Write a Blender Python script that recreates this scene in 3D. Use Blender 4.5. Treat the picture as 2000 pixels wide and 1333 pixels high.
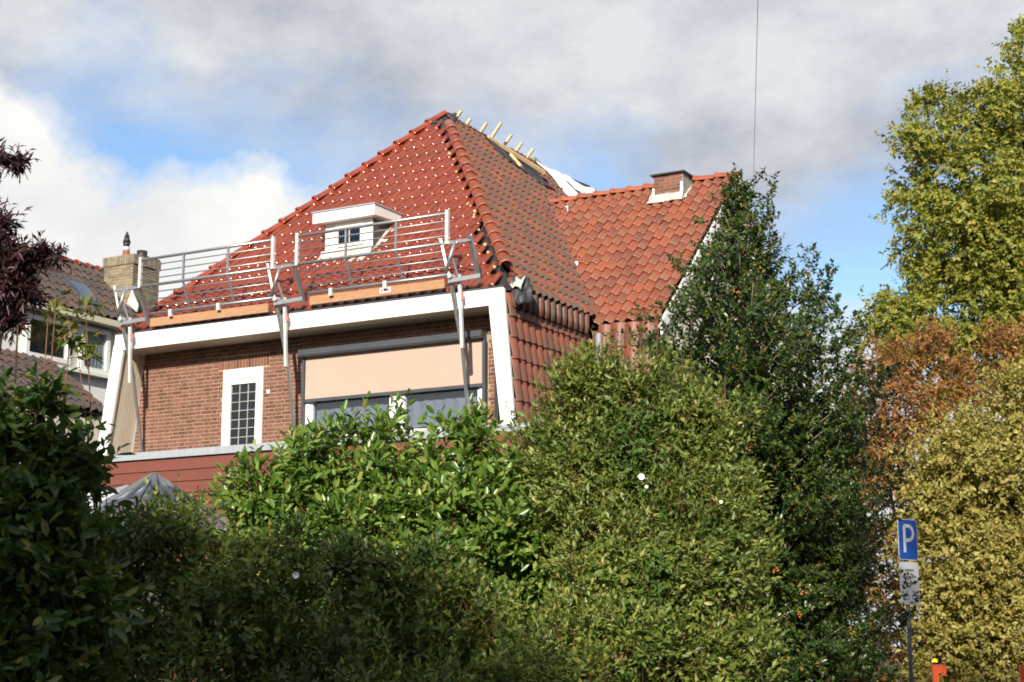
import bpy, bmesh, math, random
import numpy as np
from mathutils import Vector, Matrix

for o in list(bpy.data.objects):
    bpy.data.objects.remove(o)
scene = bpy.context.scene
COL = scene.collection
rnd = random.Random(7)
NPR = np.random.default_rng(11)

# ------------------------------------------------------------------ camera
cam_data = bpy.data.cameras.new('camera')
cam = bpy.data.objects.new('camera', cam_data)
COL.objects.link(cam)
cam.location = (0.0, 0.0, 1.6)
cam.rotation_euler = (math.radians(90) + math.atan(603 / 3150), 0, math.radians(29.4))
cam_data.sensor_width = 36.0
cam_data.lens = 36.0 * 3150 / 2000
cam_data.clip_end = 3000
scene.camera = cam
CAM = np.array([0.0, 0.0, 1.6])

# ------------------------------------------------------------------ light
SUN_EL, SUN_AZ = 22.0, 20.0          # degrees; azimuth measured from -Y towards +X
el, az = math.radians(SUN_EL), math.radians(SUN_AZ)
to_sun = Vector((math.sin(az) * math.cos(el), -math.cos(az) * math.cos(el), math.sin(el)))
sun_data = bpy.data.lights.new('sun', 'SUN')
sun_data.energy = 5.0
sun_data.angle = math.radians(0.53)
sun_data.color = (1.0, 0.93, 0.80)
sun = bpy.data.objects.new('sun', sun_data)
COL.objects.link(sun)
sun.location = (20, -60, 40)
sun.rotation_euler = to_sun.to_track_quat('Z', 'Y').to_euler()

world = bpy.data.worlds.new('World')
scene.world = world
world.use_nodes = True
wt = world.node_tree
wt.nodes.clear()
def wn(t, **k):
    n = wt.nodes.new(t)
    for a, b in k.items():
        setattr(n, a, b)
    return n
def wl(a, b):
    wt.links.new(a, b)
def wmath(op, a, b=None, c=None, clamp=False):
    n = wn('ShaderNodeMath', operation=op, use_clamp=clamp)
    for i, v in enumerate((a, b, c)):
        if v is None:
            continue
        if isinstance(v, (int, float)):
            n.inputs[i].default_value = v
        else:
            wl(v, n.inputs[i])
    return n.outputs[0]
def wnoise(vec, scale, detail, rough, loc, stretch=(1, 1, 1), dist=0.0):
    m = wn('ShaderNodeMapping')
    m.inputs['Location'].default_value = loc
    m.inputs['Scale'].default_value = stretch
    wl(vec, m.inputs['Vector'])
    n = wn('ShaderNodeTexNoise')
    n.inputs['Scale'].default_value = scale
    n.inputs['Detail'].default_value = detail
    n.inputs['Roughness'].default_value = rough
    n.inputs['Distortion'].default_value = dist
    wl(m.outputs[0], n.inputs['Vector'])
    return n.outputs['Fac']
def wmix(f, a, b):
    n = wn('ShaderNodeMix', data_type='RGBA')
    if isinstance(f, (int, float)):
        n.inputs[0].default_value = f
    else:
        wl(f, n.inputs[0])
    for s, v in ((6, a), (7, b)):
        if isinstance(v, tuple):
            n.inputs[s].default_value = (*v, 1)
        else:
            wl(v, n.inputs[s])
    return n.outputs[2]
sky = wn('ShaderNodeTexSky', sky_type='NISHITA')
sky.sun_disc = False
sky.sun_elevation = el
sky.sun_rotation = math.pi - az
sky.air_density = 1.0
sky.dust_density = 0.25
sky.ozone_density = 3.0
tc = wn('ShaderNodeTexCoord')
D = tc.outputs['Generated']
sep = wn('ShaderNodeSeparateXYZ')
wl(D, sep.inputs[0])
Z = sep.outputs['Z']
SKY = {}
# blue sky, scaled to display range
skyc = wn('ShaderNodeVectorMath', operation='SCALE')
wl(sky.outputs[0], skyc.inputs[0])
skyc.inputs['Scale'].default_value = SKY_STRENGTH = 0.12
blue = skyc.outputs[0]
# a bank of cumulus near the horizon: lower than a lumpy, noisy height
nb = wnoise(D, 3.2, 6, 0.52, (16.49, 5.68, 14.75), (1, 1, 1.2))
nb2 = wnoise(D, 9.0, 6, 0.58, (9.735, 3.518, 8.007))
hb = wmath('ADD', wmath('MULTIPLY', wmath('SUBTRACT', nb, 0.5), 0.62), wmath('MULTIPLY', wmath('SUBTRACT', nb2, 0.5), 0.16))
cum = wmath('MULTIPLY', wmath('SUBTRACT', wmath('ADD', hb, 0.268), Z), 30.0, clamp=True)
# high grey stratocumulus sheet with soft gaps
ns = wnoise(D, 2.4, 7, 0.56, (9.844, 10.58, 12.92), (1, 1, 1.9), 0.3)
st = wmath('MULTIPLY', wmath('ADD', wmath('SUBTRACT', ns, 0.5), wmath('MULTIPLY', wmath('SUBTRACT', wmath('MINIMUM', Z, 0.36), 0.262), 1.5)), 6.0, clamp=True)
# tones of the clouds
nt = wnoise(D, 6.0, 8, 0.60, (8.0, 3.0, 1.0), (1, 1, 1.7))
tone = wn('ShaderNodeMapRange')
tone.inputs[1].default_value = 0.37
tone.inputs[2].default_value = 0.63
wl(nt, tone.inputs[0])
grey = wmix(tone.outputs[0], (0.30, 0.32, 0.37), (0.54, 0.55, 0.57))
nw = wnoise(D, 6.0, 6, 0.55, (2.0, 7.0, 1.0), (1, 1, 1.4))
tone2 = wn('ShaderNodeMapRange')
tone2.inputs[1].default_value = 0.35
tone2.inputs[2].default_value = 0.62
wl(nw, tone2.inputs[0])
white = wmix(tone2.outputs[0], (0.50, 0.51, 0.53), (0.68, 0.675, 0.66))
c1 = wmix(st, blue, grey)
c2 = wmix(cum, c1, white)
bg = wn('ShaderNodeBackground')
bg.inputs['Strength'].default_value = 1.0
wl(c2, bg.inputs['Color'])
wo = wn('ShaderNodeOutputWorld')
wl(bg.outputs[0], wo.inputs['Surface'])

scene.view_settings.view_transform = 'Standard'
scene.view_settings.look = 'None'
scene.view_settings.exposure = 0.55
scene.view_settings.gamma = 1.0
scene.render.engine = 'CYCLES'
scene.render.resolution_x = 1024
scene.render.resolution_y = 682
scene.cycles.filter_width = 1.8
scene.cycles.max_bounces = 6
scene.cycles.transparent_max_bounces = 8

# ------------------------------------------------------------------ helpers
class MB:
    """collects shapes in world coordinates; build() links ONE mesh object"""
    def __init__(self):
        self.v = []; self.f = []; self.uv = None
    def add(self, vs, fs):
        b = len(self.v)
        self.v += [tuple(p) for p in vs]
        self.f += [tuple(i + b for i in f) for f in fs]
        return self
    def box(self, x0, x1, y0, y1, z0, z1):
        return self.add([(x0,y0,z0),(x1,y0,z0),(x1,y1,z0),(x0,y1,z0),(x0,y0,z1),(x1,y0,z1),(x1,y1,z1),(x0,y1,z1)],
                        [(0,3,2,1),(4,5,6,7),(0,1,5,4),(1,2,6,5),(2,3,7,6),(3,0,4,7)])
    def beam(self, a, b, w, h, up=(0,0,1)):
        a, b = Vector(a), Vector(b)
        d = (b - a).normalized(); u = Vector(up)
        s = d.cross(u)
        if s.length < 1e-4:
            s = d.cross(Vector((1,0,0)))
        s.normalize(); u = s.cross(d)
        s = s * w / 2; u = u * h / 2
        vs = [a-s-u, a+s-u, a+s+u, a-s+u, b-s-u, b+s-u, b+s+u, b-s+u]
        return self.add(vs, [(0,1,2,3),(7,6,5,4),(0,4,5,1),(1,5,6,2),(2,6,7,3),(3,7,4,0)])
    def tube(self, a, b, r, r2=None, seg=8, caps=True):
        a, b = Vector(a), Vector(b); r2 = r if r2 is None else r2
        d = (b - a).normalized()
        s = d.cross(Vector((0,0,1)))
        if s.length < 1e-3:
            s = Vector((1,0,0))
        s.normalize(); u = s.cross(d)
        vs = []
        for p, q in ((a, r), (b, r2)):
            for k in range(seg):
                t = 2*math.pi*k/seg
                vs.append(p + s*math.cos(t)*q + u*math.sin(t)*q)
        fs = [(k, (k+1) % seg, (k+1) % seg + seg, k+seg) for k in range(seg)]
        if caps:
            fs += [tuple(range(seg))[::-1], tuple(range(seg, 2*seg))]
        return self.add(vs, fs)
    def path(self, pts, r0, r1, seg=7):
        """tapered limb through points"""
        pts = [Vector(p) for p in pts]; n = len(pts); rings = []
        vs = []
        for i, p in enumerate(pts):
            d = (pts[min(i+1, n-1)] - pts[max(i-1, 0)]).normalized()
            s = d.cross(Vector((0.3, 0.1, 1)))
            if s.length < 1e-3:
                s = Vector((1, 0, 0))
            s.normalize(); u = s.cross(d)
            r = r0 + (r1-r0)*i/(n-1)
            for k in range(seg):
                t = 2*math.pi*k/seg
                vs.append(p + s*math.cos(t)*r + u*math.sin(t)*r)
        fs = []
        for i in range(n-1):
            for k in range(seg):
                a = i*seg+k; b = i*seg+(k+1) % seg
                fs.append((a, b, b+seg, a+seg))
        fs.append(tuple(range(seg))[::-1]); fs.append(tuple(range((n-1)*seg, n*seg)))
        return self.add(vs, fs)
    def prism(self, poly, ext):
        e = Vector(ext); n = len(poly); p = [Vector(q) for q in poly]
        vs = p + [q + e for q in p]
        fs = [tuple(range(n))[::-1], tuple(range(n, 2*n))]
        fs += [(k, (k+1) % n, (k+1) % n + n, k+n) for k in range(n)]
        return self.add(vs, fs)
    def quad(self, *p):
        return self.add(p, [tuple(range(len(p)))])
    def build(self, name, mat, parent=None, smooth=False, origin=None, recalc=True):
        me = bpy.data.meshes.new(name)
        if origin is None:
            if parent is not None:
                origin = wloc(parent)
            else:
                a = np.array(self.v)
                origin = Vector(((a[:,0].min()+a[:,0].max())/2, (a[:,1].min()+a[:,1].max())/2, a[:,2].min()))
        me.from_pydata([Vector(p) - origin for p in self.v], [], self.f)
        if recalc:
            bm = bmesh.new(); bm.from_mesh(me)
            bmesh.ops.recalc_face_normals(bm, faces=bm.faces[:]); bm.to_mesh(me); bm.free()
        if smooth:
            me.polygons.foreach_set('use_smooth', [True]*len(me.polygons))
        me.materials.append(mat)
        o = bpy.data.objects.new(name, me)
        COL.objects.link(o)
        if parent is not None:
            o.parent = parent
            o.location = origin - wloc(parent)
        else:
            o.location = origin
        return o

WL = {}
def wloc(o):
    v = Vector(o.location)
    while o.parent is not None:
        o = o.parent
        v = v + Vector(o.location)
    return v
def thing(name, loc, label, cat, group=None):
    o = bpy.data.objects.new(name, None)
    o.empty_display_size = 0.2
    COL.objects.link(o)
    o.location = loc
    return tag(o, label, cat, group)
def tag(o, label, cat, group=None):
    o['label'] = label; o['category'] = cat
    if group:
        o['group'] = group
    return o
def stuff(o):
    o['kind'] = 'stuff'; return o
def structure(o):
    o['kind'] = 'structure'; return o
def copy_tree(o, parent=None, off=(0,0,0)):
    c = o.copy(); COL.objects.link(c)
    if parent is not None:
        c.parent = parent
    else:
        c.location = Vector(o.location) + Vector(off)
    for ch in list(o.children):
        copy_tree(ch, c)
    return c

def np_mesh(name, V, F, mat, parent=None, origin=None, smooth=False, uv=None):
    """fast mesh from arrays; F is (n,k)"""
    me = bpy.data.meshes.new(name)
    V = np.asarray(V, dtype=np.float64)
    origin = np.array(origin if origin is not None else (wloc(parent) if parent else (0,0,0)))
    W = (V - origin).astype(np.float32)
    F = np.asarray(F, dtype=np.int32); n, k = F.shape
    me.vertices.add(len(W)); me.vertices.foreach_set('co', W.ravel())
    me.loops.add(n*k); me.loops.foreach_set('vertex_index', F.ravel())
    me.polygons.add(n); me.polygons.foreach_set('loop_start', np.arange(0, n*k, k, dtype=np.int32))
    if smooth:
        me.polygons.foreach_set('use_smooth', np.ones(n, dtype=bool))
    if uv is not None:
        l = me.uv_layers.new(name='UVMap')
        l.data.foreach_set('uv', np.asarray(uv, dtype=np.float32)[F.ravel()].ravel())
    me.update(calc_edges=True)
    me.materials.append(mat)
    o = bpy.data.objects.new(name, me)
    COL.objects.link(o)
    if parent is not None:
        o.parent = parent
        o.location = Vector(origin) - wloc(parent)
    else:
        o.location = Vector(origin)
    return o

# ------------------------------------------------------------------ materials
class NT:
    def __init__(self, name):
        self.m = bpy.data.materials.new(name); self.m.use_nodes = True
        self.t = self.m.node_tree; self.t.nodes.clear()
    def n(self, t, **k):
        x = self.t.nodes.new(t)
        for a, b in k.items():
            setattr(x, a, b)
        return x
    def l(self, a, b):
        self.t.links.new(a, b)
    def put(self, sock, v):
        if isinstance(v, (int, float)):
            sock.default_value = v
        elif isinstance(v, tuple):
            sock.default_value = (*v, 1) if len(v) == 3 and sock.type == 'RGBA' else v
        else:
            self.l(v, sock)
    def math(self, op, a, b=None, clamp=False):
        x = self.n('ShaderNodeMath', operation=op, use_clamp=clamp)
        self.put(x.inputs[0], a)
        if b is not None:
            self.put(x.inputs[1], b)
        return x.outputs[0]
    def mix(self, f, a, b, mode='MIX'):
        x = self.n('ShaderNodeMix', data_type='RGBA', blend_type=mode)
        self.put(x.inputs[0], f); self.put(x.inputs[6], a); self.put(x.inputs[7], b)
        return x.outputs[2]
    def ramp(self, f, stops, interp='LINEAR'):
        x = self.n('ShaderNodeValToRGB'); r = x.color_ramp; r.interpolation = interp
        while len(r.elements) < len(stops):
            r.elements.new(0.5)
        for e, (p, c) in zip(r.elements, stops):
            e.position = p; e.color = (*c, 1)
        self.l(f, x.inputs[0])
        return x.outputs[0]
    def noise(self, scale, detail=4, rough=0.55, stretch=(1,1,1), coord='world'):
        g = self.n('ShaderNodeNewGeometry').outputs['Position'] if coord == 'world' else self.n('ShaderNodeTexCoord').outputs['Object']
        m = self.n('ShaderNodeMapping'); m.inputs['Scale'].default_value = stretch
        self.l(g, m.inputs[0])
        x = self.n('ShaderNodeTexNoise')
        x.inputs['Scale'].default_value = scale; x.inputs['Detail'].default_value = detail; x.inputs['Roughness'].default_value = rough
        self.l(m.outputs[0], x.inputs[0])
        return x.outputs['Fac']
    def rand(self):
        """one number for each piece, whether it is an object or an island of a joined mesh"""
        a = self.n('ShaderNodeNewGeometry').outputs['Random Per Island']
        b = self.n('ShaderNodeObjectInfo').outputs['Random']
        return self.math('FRACT', self.math('ADD', a, b))
    def smooth(self, f, lo, hi):
        x = self.n('ShaderNodeMapRange'); x.interpolation_type = 'SMOOTHSTEP'
        self.put(x.inputs[0], f); x.inputs[1].default_value = lo; x.inputs[2].default_value = hi
        return x.outputs[0]
    def bump(self, h, strength=0.3, dist=0.01):
        x = self.n('ShaderNodeBump'); x.inputs['Strength'].default_value = strength; x.inputs['Distance'].default_value = dist
        self.l(h, x.inputs['Height'])
        return x.outputs[0]
    def out(self, color, rough=0.6, spec=0.5, metal=0.0, normal=None, coat=0.0, coat_rough=0.1):
        p = self.n('ShaderNodeBsdfPrincipled')
        self.put(p.inputs['Base Color'], color); self.put(p.inputs['Roughness'], rough)
        self.put(p.inputs['Specular IOR Level'], spec); self.put(p.inputs['Metallic'], metal)
        p.inputs['Coat Weight'].default_value = coat; p.inputs['Coat Roughness'].default_value = coat_rough
        if normal is not None:
            self.l(normal, p.inputs['Normal'])
        o = self.n('ShaderNodeOutputMaterial'); self.l(p.outputs[0], o.inputs[0])
        self.p = p; self.o = o
        return self.m

def mat_noise(name, c1, c2, scale=3.0, rough=0.7, spec=0.4, bump=0.0, bscale=40, metal=0.0, stretch=(1,1,1), vary=0.0, detail=5, dist=0.01):
    t = NT(name)
    c = t.ramp(t.noise(scale, detail, 0.6, stretch), [(0.3, c1), (0.7, c2)])
    if vary > 0:
        r = t.rand()
        c = t.mix(1.0, c, t.ramp(r, [(0, (1-vary,)*3), (1, (1+vary*0.6, 1+vary*0.6, 1+vary*0.6))]), 'MULTIPLY')
    nrm = t.bump(t.noise(bscale, 4, 0.6, stretch), bump, dist) if bump > 0 else None
    return t.out(c, rough, spec, metal, nrm)

def mat_leaf(name, stops, rough=0.4, spec=0.45, trans=0.3, tcol=None, patch=None):
    t = NT(name)
    c = t.ramp(t.rand(), stops)
    if patch:   # broad patches of the plant that have another leaf colour
        f = t.smooth(t.noise(patch[1], 3, 0.55), patch[2], patch[3])
        c = t.mix(f, c, patch[0])
    p = t.n('ShaderNodeBsdfPrincipled')
    t.l(c, p.inputs['Base Color']); p.inputs['Roughness'].default_value = rough; p.inputs['Specular IOR Level'].default_value = spec
    tr = t.n('ShaderNodeBsdfTranslucent')
    tc_ = t.mix(1.0, c, tcol or (1.3, 1.35, 0.55), 'MULTIPLY')
    t.l(tc_, tr.inputs[0])
    m = t.n('ShaderNodeMixShader'); m.inputs[0].default_value = trans
    t.l(p.outputs[0], m.inputs[1]); t.l(tr.outputs[0], m.inputs[2])
    o = t.n('ShaderNodeOutputMaterial'); t.l(m.outputs[0], o.inputs[0])
    return t.m

def mat_tile(name, body, body2, nose, nose_amt, rough, spec, moss=None, coat=0.0):
    """roof tile: colour differs tile by tile, the lower edge carries its own grime"""
    t = NT(name)
    r = t.rand()
    c = t.mix(r, body, body2)
    c = t.mix(t.math('MULTIPLY', t.smooth(t.noise(2.2, 5, 0.6), 0.45, 0.72), 0.45), c, tuple(x*0.62 for x in body))
    uv = t.n('ShaderNodeUVMap').outputs[0]
    s = t.n('ShaderNodeSeparateXYZ'); t.l(uv, s.inputs[0])
    edge = t.math('SUBTRACT', 1.0, t.smooth(s.outputs['Y'], 0.22, 0.80))
    wob = t.math('MULTIPLY', t.noise(7.0, 4, 0.6), 1.5)
    r2 = t.math('FRACT', t.math('MULTIPLY', r, 7.31))
    amt = t.math('MULTIPLY', t.math('MULTIPLY', edge, wob, True), t.math('ADD', t.math('MULTIPLY', r2, 0.7), 0.45), True)
    c = t.mix(t.math('MULTIPLY', amt, nose_amt, True), c, nose)
    if moss:
        c = t.mix(t.math('MULTIPLY', t.smooth(t.noise(26.0, 3, 0.6), 0.62, 0.72), moss[1]), c, moss[0])
    nrm = t.bump(t.noise(60, 3, 0.6), 0.12, 0.004)
    return t.out(c, rough, spec, 0.0, nrm, coat, 0.08)

M = {}
M['glazed'] = mat_tile('glazed_tile', (0.185, 0.031, 0.011), (0.225, 0.041, 0.015), (0.15, 0.026, 0.010), 0.3, 0.18, 0.75)
M['weathered'] = mat_tile('weathered_tile', (0.285, 0.073, 0.034), (0.175, 0.058, 0.036), (0.102, 0.072, 0.054), 1.5, 0.62, 0.35, ((0.10, 0.09, 0.06), 0.35))
M['orange'] = mat_tile('orange_tile', (0.285, 0.066, 0.027), (0.165, 0.044, 0.025), (0.22, 0.125, 0.075), 0.65, 0.34, 0.5, ((0.33, 0.22, 0.13), 0.22))
M['steep'] = mat_tile('side_tile', (0.255, 0.076, 0.043), (0.165, 0.060, 0.040), (0.10, 0.062, 0.046), 0.95, 0.5, 0.4, ((0.16, 0.14, 0.09), 0.3))
M['hip'] = mat_noise('hip_cap_clay', (0.36, 0.10, 0.05), (0.28, 0.07, 0.035), 6, 0.35, 0.5, 0.2, 50, vary=0.15)
M['hip_new'] = mat_noise('hip_cap_glazed', (0.27, 0.045, 0.02), (0.31, 0.055, 0.025), 6, 0.17, 0.55, vary=0.1)
M['greytile'] = mat_tile('grey_tile', (0.105, 0.062, 0.047), (0.050, 0.044, 0.043), (0.055, 0.050, 0.046), 0.6, 0.55, 0.4, ((0.22, 0.08, 0.045), 0.3))
M['underlay'] = mat_noise('roof_underlay', (0.020, 0.021, 0.024), (0.032, 0.033, 0.036), 5, 0.55, 0.5, 0.3, 14, dist=0.03)
M['white'] = mat_noise('white_paint', (0.80, 0.79, 0.76), (0.72, 0.71, 0.67), 4, 0.45, 0.45, 0.05, 60, vary=0.03)
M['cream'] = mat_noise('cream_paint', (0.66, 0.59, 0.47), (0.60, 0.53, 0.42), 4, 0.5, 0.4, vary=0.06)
M['gable'] = mat_noise('cream_render', (0.74, 0.69, 0.58), (0.66, 0.61, 0.51), 2.5, 0.8, 0.3, 0.2, 60)
M['brick'] = mat_noise('brick', (0.205, 0.094, 0.066), (0.145, 0.068, 0.050), 9, 0.85, 0.25, 0.5, 90, vary=0.32, dist=0.006)
M['mortar'] = mat_noise('mortar', (0.44, 0.305, 0.21), (0.29, 0.19, 0.13), 6, 0.9, 0.2, 0.4, 120, dist=0.004)
M['chimbrick'] = mat_noise('chimney_brick', (0.22, 0.09, 0.062), (0.15, 0.065, 0.05), 9, 0.85, 0.25, 0.5, 90, vary=0.3, dist=0.006)
M['chimmortar'] = mat_noise('chimney_mortar', (0.30, 0.21, 0.15), (0.22, 0.155, 0.12), 6, 0.9, 0.2)
M['yellowbrick'] = mat_noise('yellow_brick', (0.29, 0.245, 0.165), (0.19, 0.16, 0.11), 9, 0.85, 0.25, 0.4, 90, vary=0.3)
M['render'] = mat_noise('grey_render', (0.30, 0.28, 0.25), (0.22, 0.205, 0.19), 7, 0.85, 0.3, 0.3, 60)
M['lead'] = mat_noise('lead_flashing', (0.62, 0.58, 0.53), (0.36, 0.335, 0.31), 9, 0.55, 0.45, 0.5, 22, dist=0.02)
M['zinc'] = mat_noise('zinc_trim', (0.42, 0.44, 0.47), (0.33, 0.35, 0.38), 3, 0.45, 0.5, metal=0.25, stretch=(3, 1, 1))
M['slate'] = mat_noise('dormer_cheek', (0.045, 0.043, 0.045), (0.085, 0.08, 0.078), 7, 0.6, 0.4, 0.3, 30)
M['board'] = mat_noise('red_board', (0.185, 0.055, 0.037), (0.15, 0.046, 0.032), 2.5, 0.55, 0.4, 0.15, 20, stretch=(1, 1, 8), vary=0.1)
M['steel'] = mat_noise('galvanised_steel', (0.44, 0.45, 0.46), (0.32, 0.33, 0.34), 20, 0.38, 0.5, metal=0.75)
M['steelwhite'] = mat_noise('pale_steel', (0.62, 0.62, 0.60), (0.50, 0.50, 0.49), 12, 0.4, 0.5, metal=0.15)
M['plank'] = mat_noise('bare_timber', (0.44, 0.245, 0.135), (0.34, 0.18, 0.095), 5, 0.7, 0.3, 0.2, 30, stretch=(1, 6, 6))
M['batten'] = mat_noise('pale_batten', (0.68, 0.50, 0.28), (0.56, 0.39, 0.20), 9, 0.7, 0.3)
M['pink'] = mat_noise('red_tape', (0.50, 0.16, 0.13), (0.55, 0.26, 0.22), 30, 0.5, 0.4)
M['label_white'] = mat_noise('label_white', (0.80, 0.76, 0.74), (0.72, 0.68, 0.66), 30, 0.5, 0.4)
M['fabric'] = mat_noise('peach_screen_fabric', (0.47, 0.347, 0.285), (0.44, 0.322, 0.262), 1.2, 0.85, 0.2, 0.1, 300)
M['charcoal'] = mat_noise('charcoal_aluminium', (0.050, 0.054, 0.062), (0.065, 0.070, 0.078), 3, 0.42, 0.5)
M['leadcame'] = mat_noise('lead_came', (0.42, 0.42, 0.42), (0.32, 0.32, 0.32), 20, 0.5, 0.5)
M['curtain'] = mat_noise('grey_blue_blind', (0.25, 0.265, 0.315), (0.19, 0.20, 0.245), 1.5, 0.9, 0.2, stretch=(4, 1, 0.4))
M['netcurtain'] = mat_noise('net_curtain', (0.44, 0.47, 0.50), (0.28, 0.31, 0.34), 7, 0.9, 0.2, stretch=(1, 6, 0.3))
M['dark'] = mat_noise('dark_interior', (0.012, 0.012, 0.014), (0.022, 0.022, 0.026), 3, 0.6, 0.3)
M['black'] = mat_noise('black_metal', (0.018, 0.018, 0.020), (0.028, 0.028, 0.03), 8, 0.5, 0.5)
M['clay'] = mat_noise('clay_pot', (0.30, 0.11, 0.06), (0.24, 0.085, 0.05), 8, 0.7, 0.3)
M['membrane_white'] = mat_noise('white_membrane', (0.80, 0.81, 0.84), (0.70, 0.72, 0.77), 4, 0.5, 0.4, 0.5, 6, dist=0.05)
M['foam'] = mat_noise('mortar_lump', (0.62, 0.46, 0.22), (0.50, 0.34, 0.15), 18, 0.9, 0.2, 0.5, 50)
M['bark'] = mat_noise('bark', (0.085, 0.062, 0.045), (0.05, 0.038, 0.028), 6, 0.9, 0.2, 0.6, 20, stretch=(1, 1, 0.25), dist=0.03)
M['twig'] = mat_noise('twig', (0.19, 0.10, 0.055), (0.12, 0.068, 0.04), 10, 0.8, 0.2)
M['palebark'] = mat_noise('pale_bark', (0.26, 0.22, 0.17), (0.15, 0.125, 0.10), 8, 0.9, 0.2, 0.5, 30)
M['asphalt'] = mat_noise('asphalt', (0.045, 0.045, 0.047), (0.06, 0.06, 0.061), 2, 0.9, 0.3, 0.4, 120)
M['paving'] = mat_noise('paving', (0.21, 0.195, 0.18), (0.16, 0.15, 0.14), 3, 0.9, 0.3, 0.4, 60, vary=0.15)
M['kerb'] = mat_noise('kerb_concrete', (0.30, 0.29, 0.27), (0.24, 0.23, 0.22), 4, 0.9, 0.3)
M['soil'] = mat_noise('garden_soil', (0.045, 0.05, 0.022), (0.06, 0.045, 0.028), 1.5, 0.95, 0.2, 0.6, 20)
M['blue'] = mat_noise('sign_blue', (0.012, 0.075, 0.36), (0.014, 0.085, 0.38), 3, 0.4, 0.5)
M['signwhite'] = mat_noise('sign_white', (0.62, 0.62, 0.63), (0.56, 0.56, 0.57), 5, 0.45, 0.5)
M['signink'] = mat_noise('sign_ink', (0.13, 0.13, 0.14), (0.17, 0.17, 0.18), 5, 0.6, 0.4)
M['pole'] = mat_noise('pole_grey', (0.10, 0.105, 0.115), (0.14, 0.145, 0.155), 6, 0.5, 0.5, metal=0.3)
M['orangeplastic'] = mat_noise('orange_plastic', (0.75, 0.10, 0.015), (0.66, 0.08, 0.012), 6, 0.45, 0.5)
M['petal'] = mat_noise('white_petal', (0.85, 0.84, 0.82), (0.78, 0.77, 0.76), 8, 0.6, 0.3)
M['berry'] = mat_noise('orange_berry', (0.50, 0.17, 0.025), (0.38, 0.11, 0.02), 30, 0.4, 0.5, vary=0.3)
M['wire'] = mat_noise('wire_grey', (0.16, 0.16, 0.17), (0.2, 0.2, 0.21), 5, 0.6, 0.4)
M['rowbrick'] = mat_noise('street_brick', (0.20, 0.09, 0.06), (0.15, 0.065, 0.045), 6, 0.85, 0.3)
t = NT('amber_lamp')
e = t.n('ShaderNodeEmission'); e.inputs[0].default_value = (1.0, 0.36, 0.02, 1); e.inputs[1].default_value = 2.2
o_ = t.n('ShaderNodeOutputMaterial'); t.l(e.outputs[0], o_.inputs[0]); M['amber'] = t.m

def mat_glass(name, tint=(1, 1, 1), refl=1.0, wav=0.0):
    t = NT(name)
    g = t.n('ShaderNodeBsdfGlossy'); g.inputs['Roughness'].default_value = 0.02; g.inputs[0].default_value = (0.95, 0.97, 1.0, 1)
    if wav > 0:
        t.l(t.bump(t.noise(5, 2, 0.5), wav, 0.01), g.inputs['Normal'])
    x = t.n('ShaderNodeBsdfTransparent'); x.inputs[0].default_value = (*tint, 1)
    f = t.n('ShaderNodeFresnel'); f.inputs[0].default_value = 1.52
    m = t.n('ShaderNodeMixShader')
    front = t.math('SUBTRACT', 1.0, t.n('ShaderNodeNewGeometry').outputs['Backfacing'])
    t.l(t.math('MULTIPLY', t.math('MULTIPLY', f.outputs[0], refl, True), front), m.inputs[0]); t.l(x.outputs[0], m.inputs[1]); t.l(g.outputs[0], m.inputs[2])
    o = t.n('ShaderNodeOutputMaterial'); t.l(m.outputs[0], o.inputs[0])
    return t.m
M['glass'] = mat_glass('window_glass', (0.85, 0.88, 0.9), 2.2, 0.05)
M['glass_dark'] = mat_glass('leaded_glass', (0.10, 0.11, 0.10), 1.6, 0.2)
M['glass_amber'] = mat_glass('amber_glass', (0.35, 0.16, 0.03), 1.6, 0.2)
M['glass_green'] = mat_glass('green_glass', (0.10, 0.26, 0.14), 1.6, 0.2)

# crowns of the plants: (x, y, z, rx, ry, rz) in metres
LAUREL = [(-9.41, 11.94, 2.91, 0.18, 0.18, 0.23), (-9.14, 12.09, 2.91, 0.2, 0.2, 0.2), (-8.76, 12.25, 3.19, 0.28, 0.28, 0.28), (-8.3, 12.5, 3.19, 0.32, 0.32, 0.32), (-7.86, 12.7, 3.43, 0.25, 0.25, 0.23), (-7.62, 12.85, 3.36, 0.23, 0.23, 0.23), (-7.3, 13.06, 3.22, 0.23, 0.23, 0.18), (-8.65, 12.44, 2.56, 0.7, 0.7, 0.42), (-7.81, 12.9, 2.65, 0.7, 0.7, 0.51), (-6.97, 13.13, 2.69, 0.46, 0.46, 0.51), (-6.83, 12.96, 2.21, 0.31, 0.31, 0.22), (-8.46, 13.22, 1.67, 1.41, 1.41, 0.77), (-9.46, 12.43, 2.15, 0.52, 0.52, 0.62)]
FINE = [(-6.56, 12.47, 3.55, 0.22, 0.22, 0.2), (-6.27, 12.59, 3.75, 0.22, 0.22, 0.18), (-5.91, 12.78, 3.81, 0.22, 0.22, 0.18), (-5.59, 12.99, 3.68, 0.2, 0.2, 0.18), (-5.36, 13.18, 3.41, 0.15, 0.15, 0.2), (-6.25, 12.74, 3.15, 0.47, 0.47, 0.42), (-5.67, 13.1, 2.97, 0.42, 0.42, 0.42), (-5.91, 12.74, 2.38, 0.59, 0.59, 0.46), (-5.47, 13.03, 2.2, 0.37, 0.37, 0.46), (-5.98, 12.54, 1.51, 0.66, 0.66, 0.66), (-5.34, 13.03, 1.47, 0.37, 0.37, 0.5)]
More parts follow.
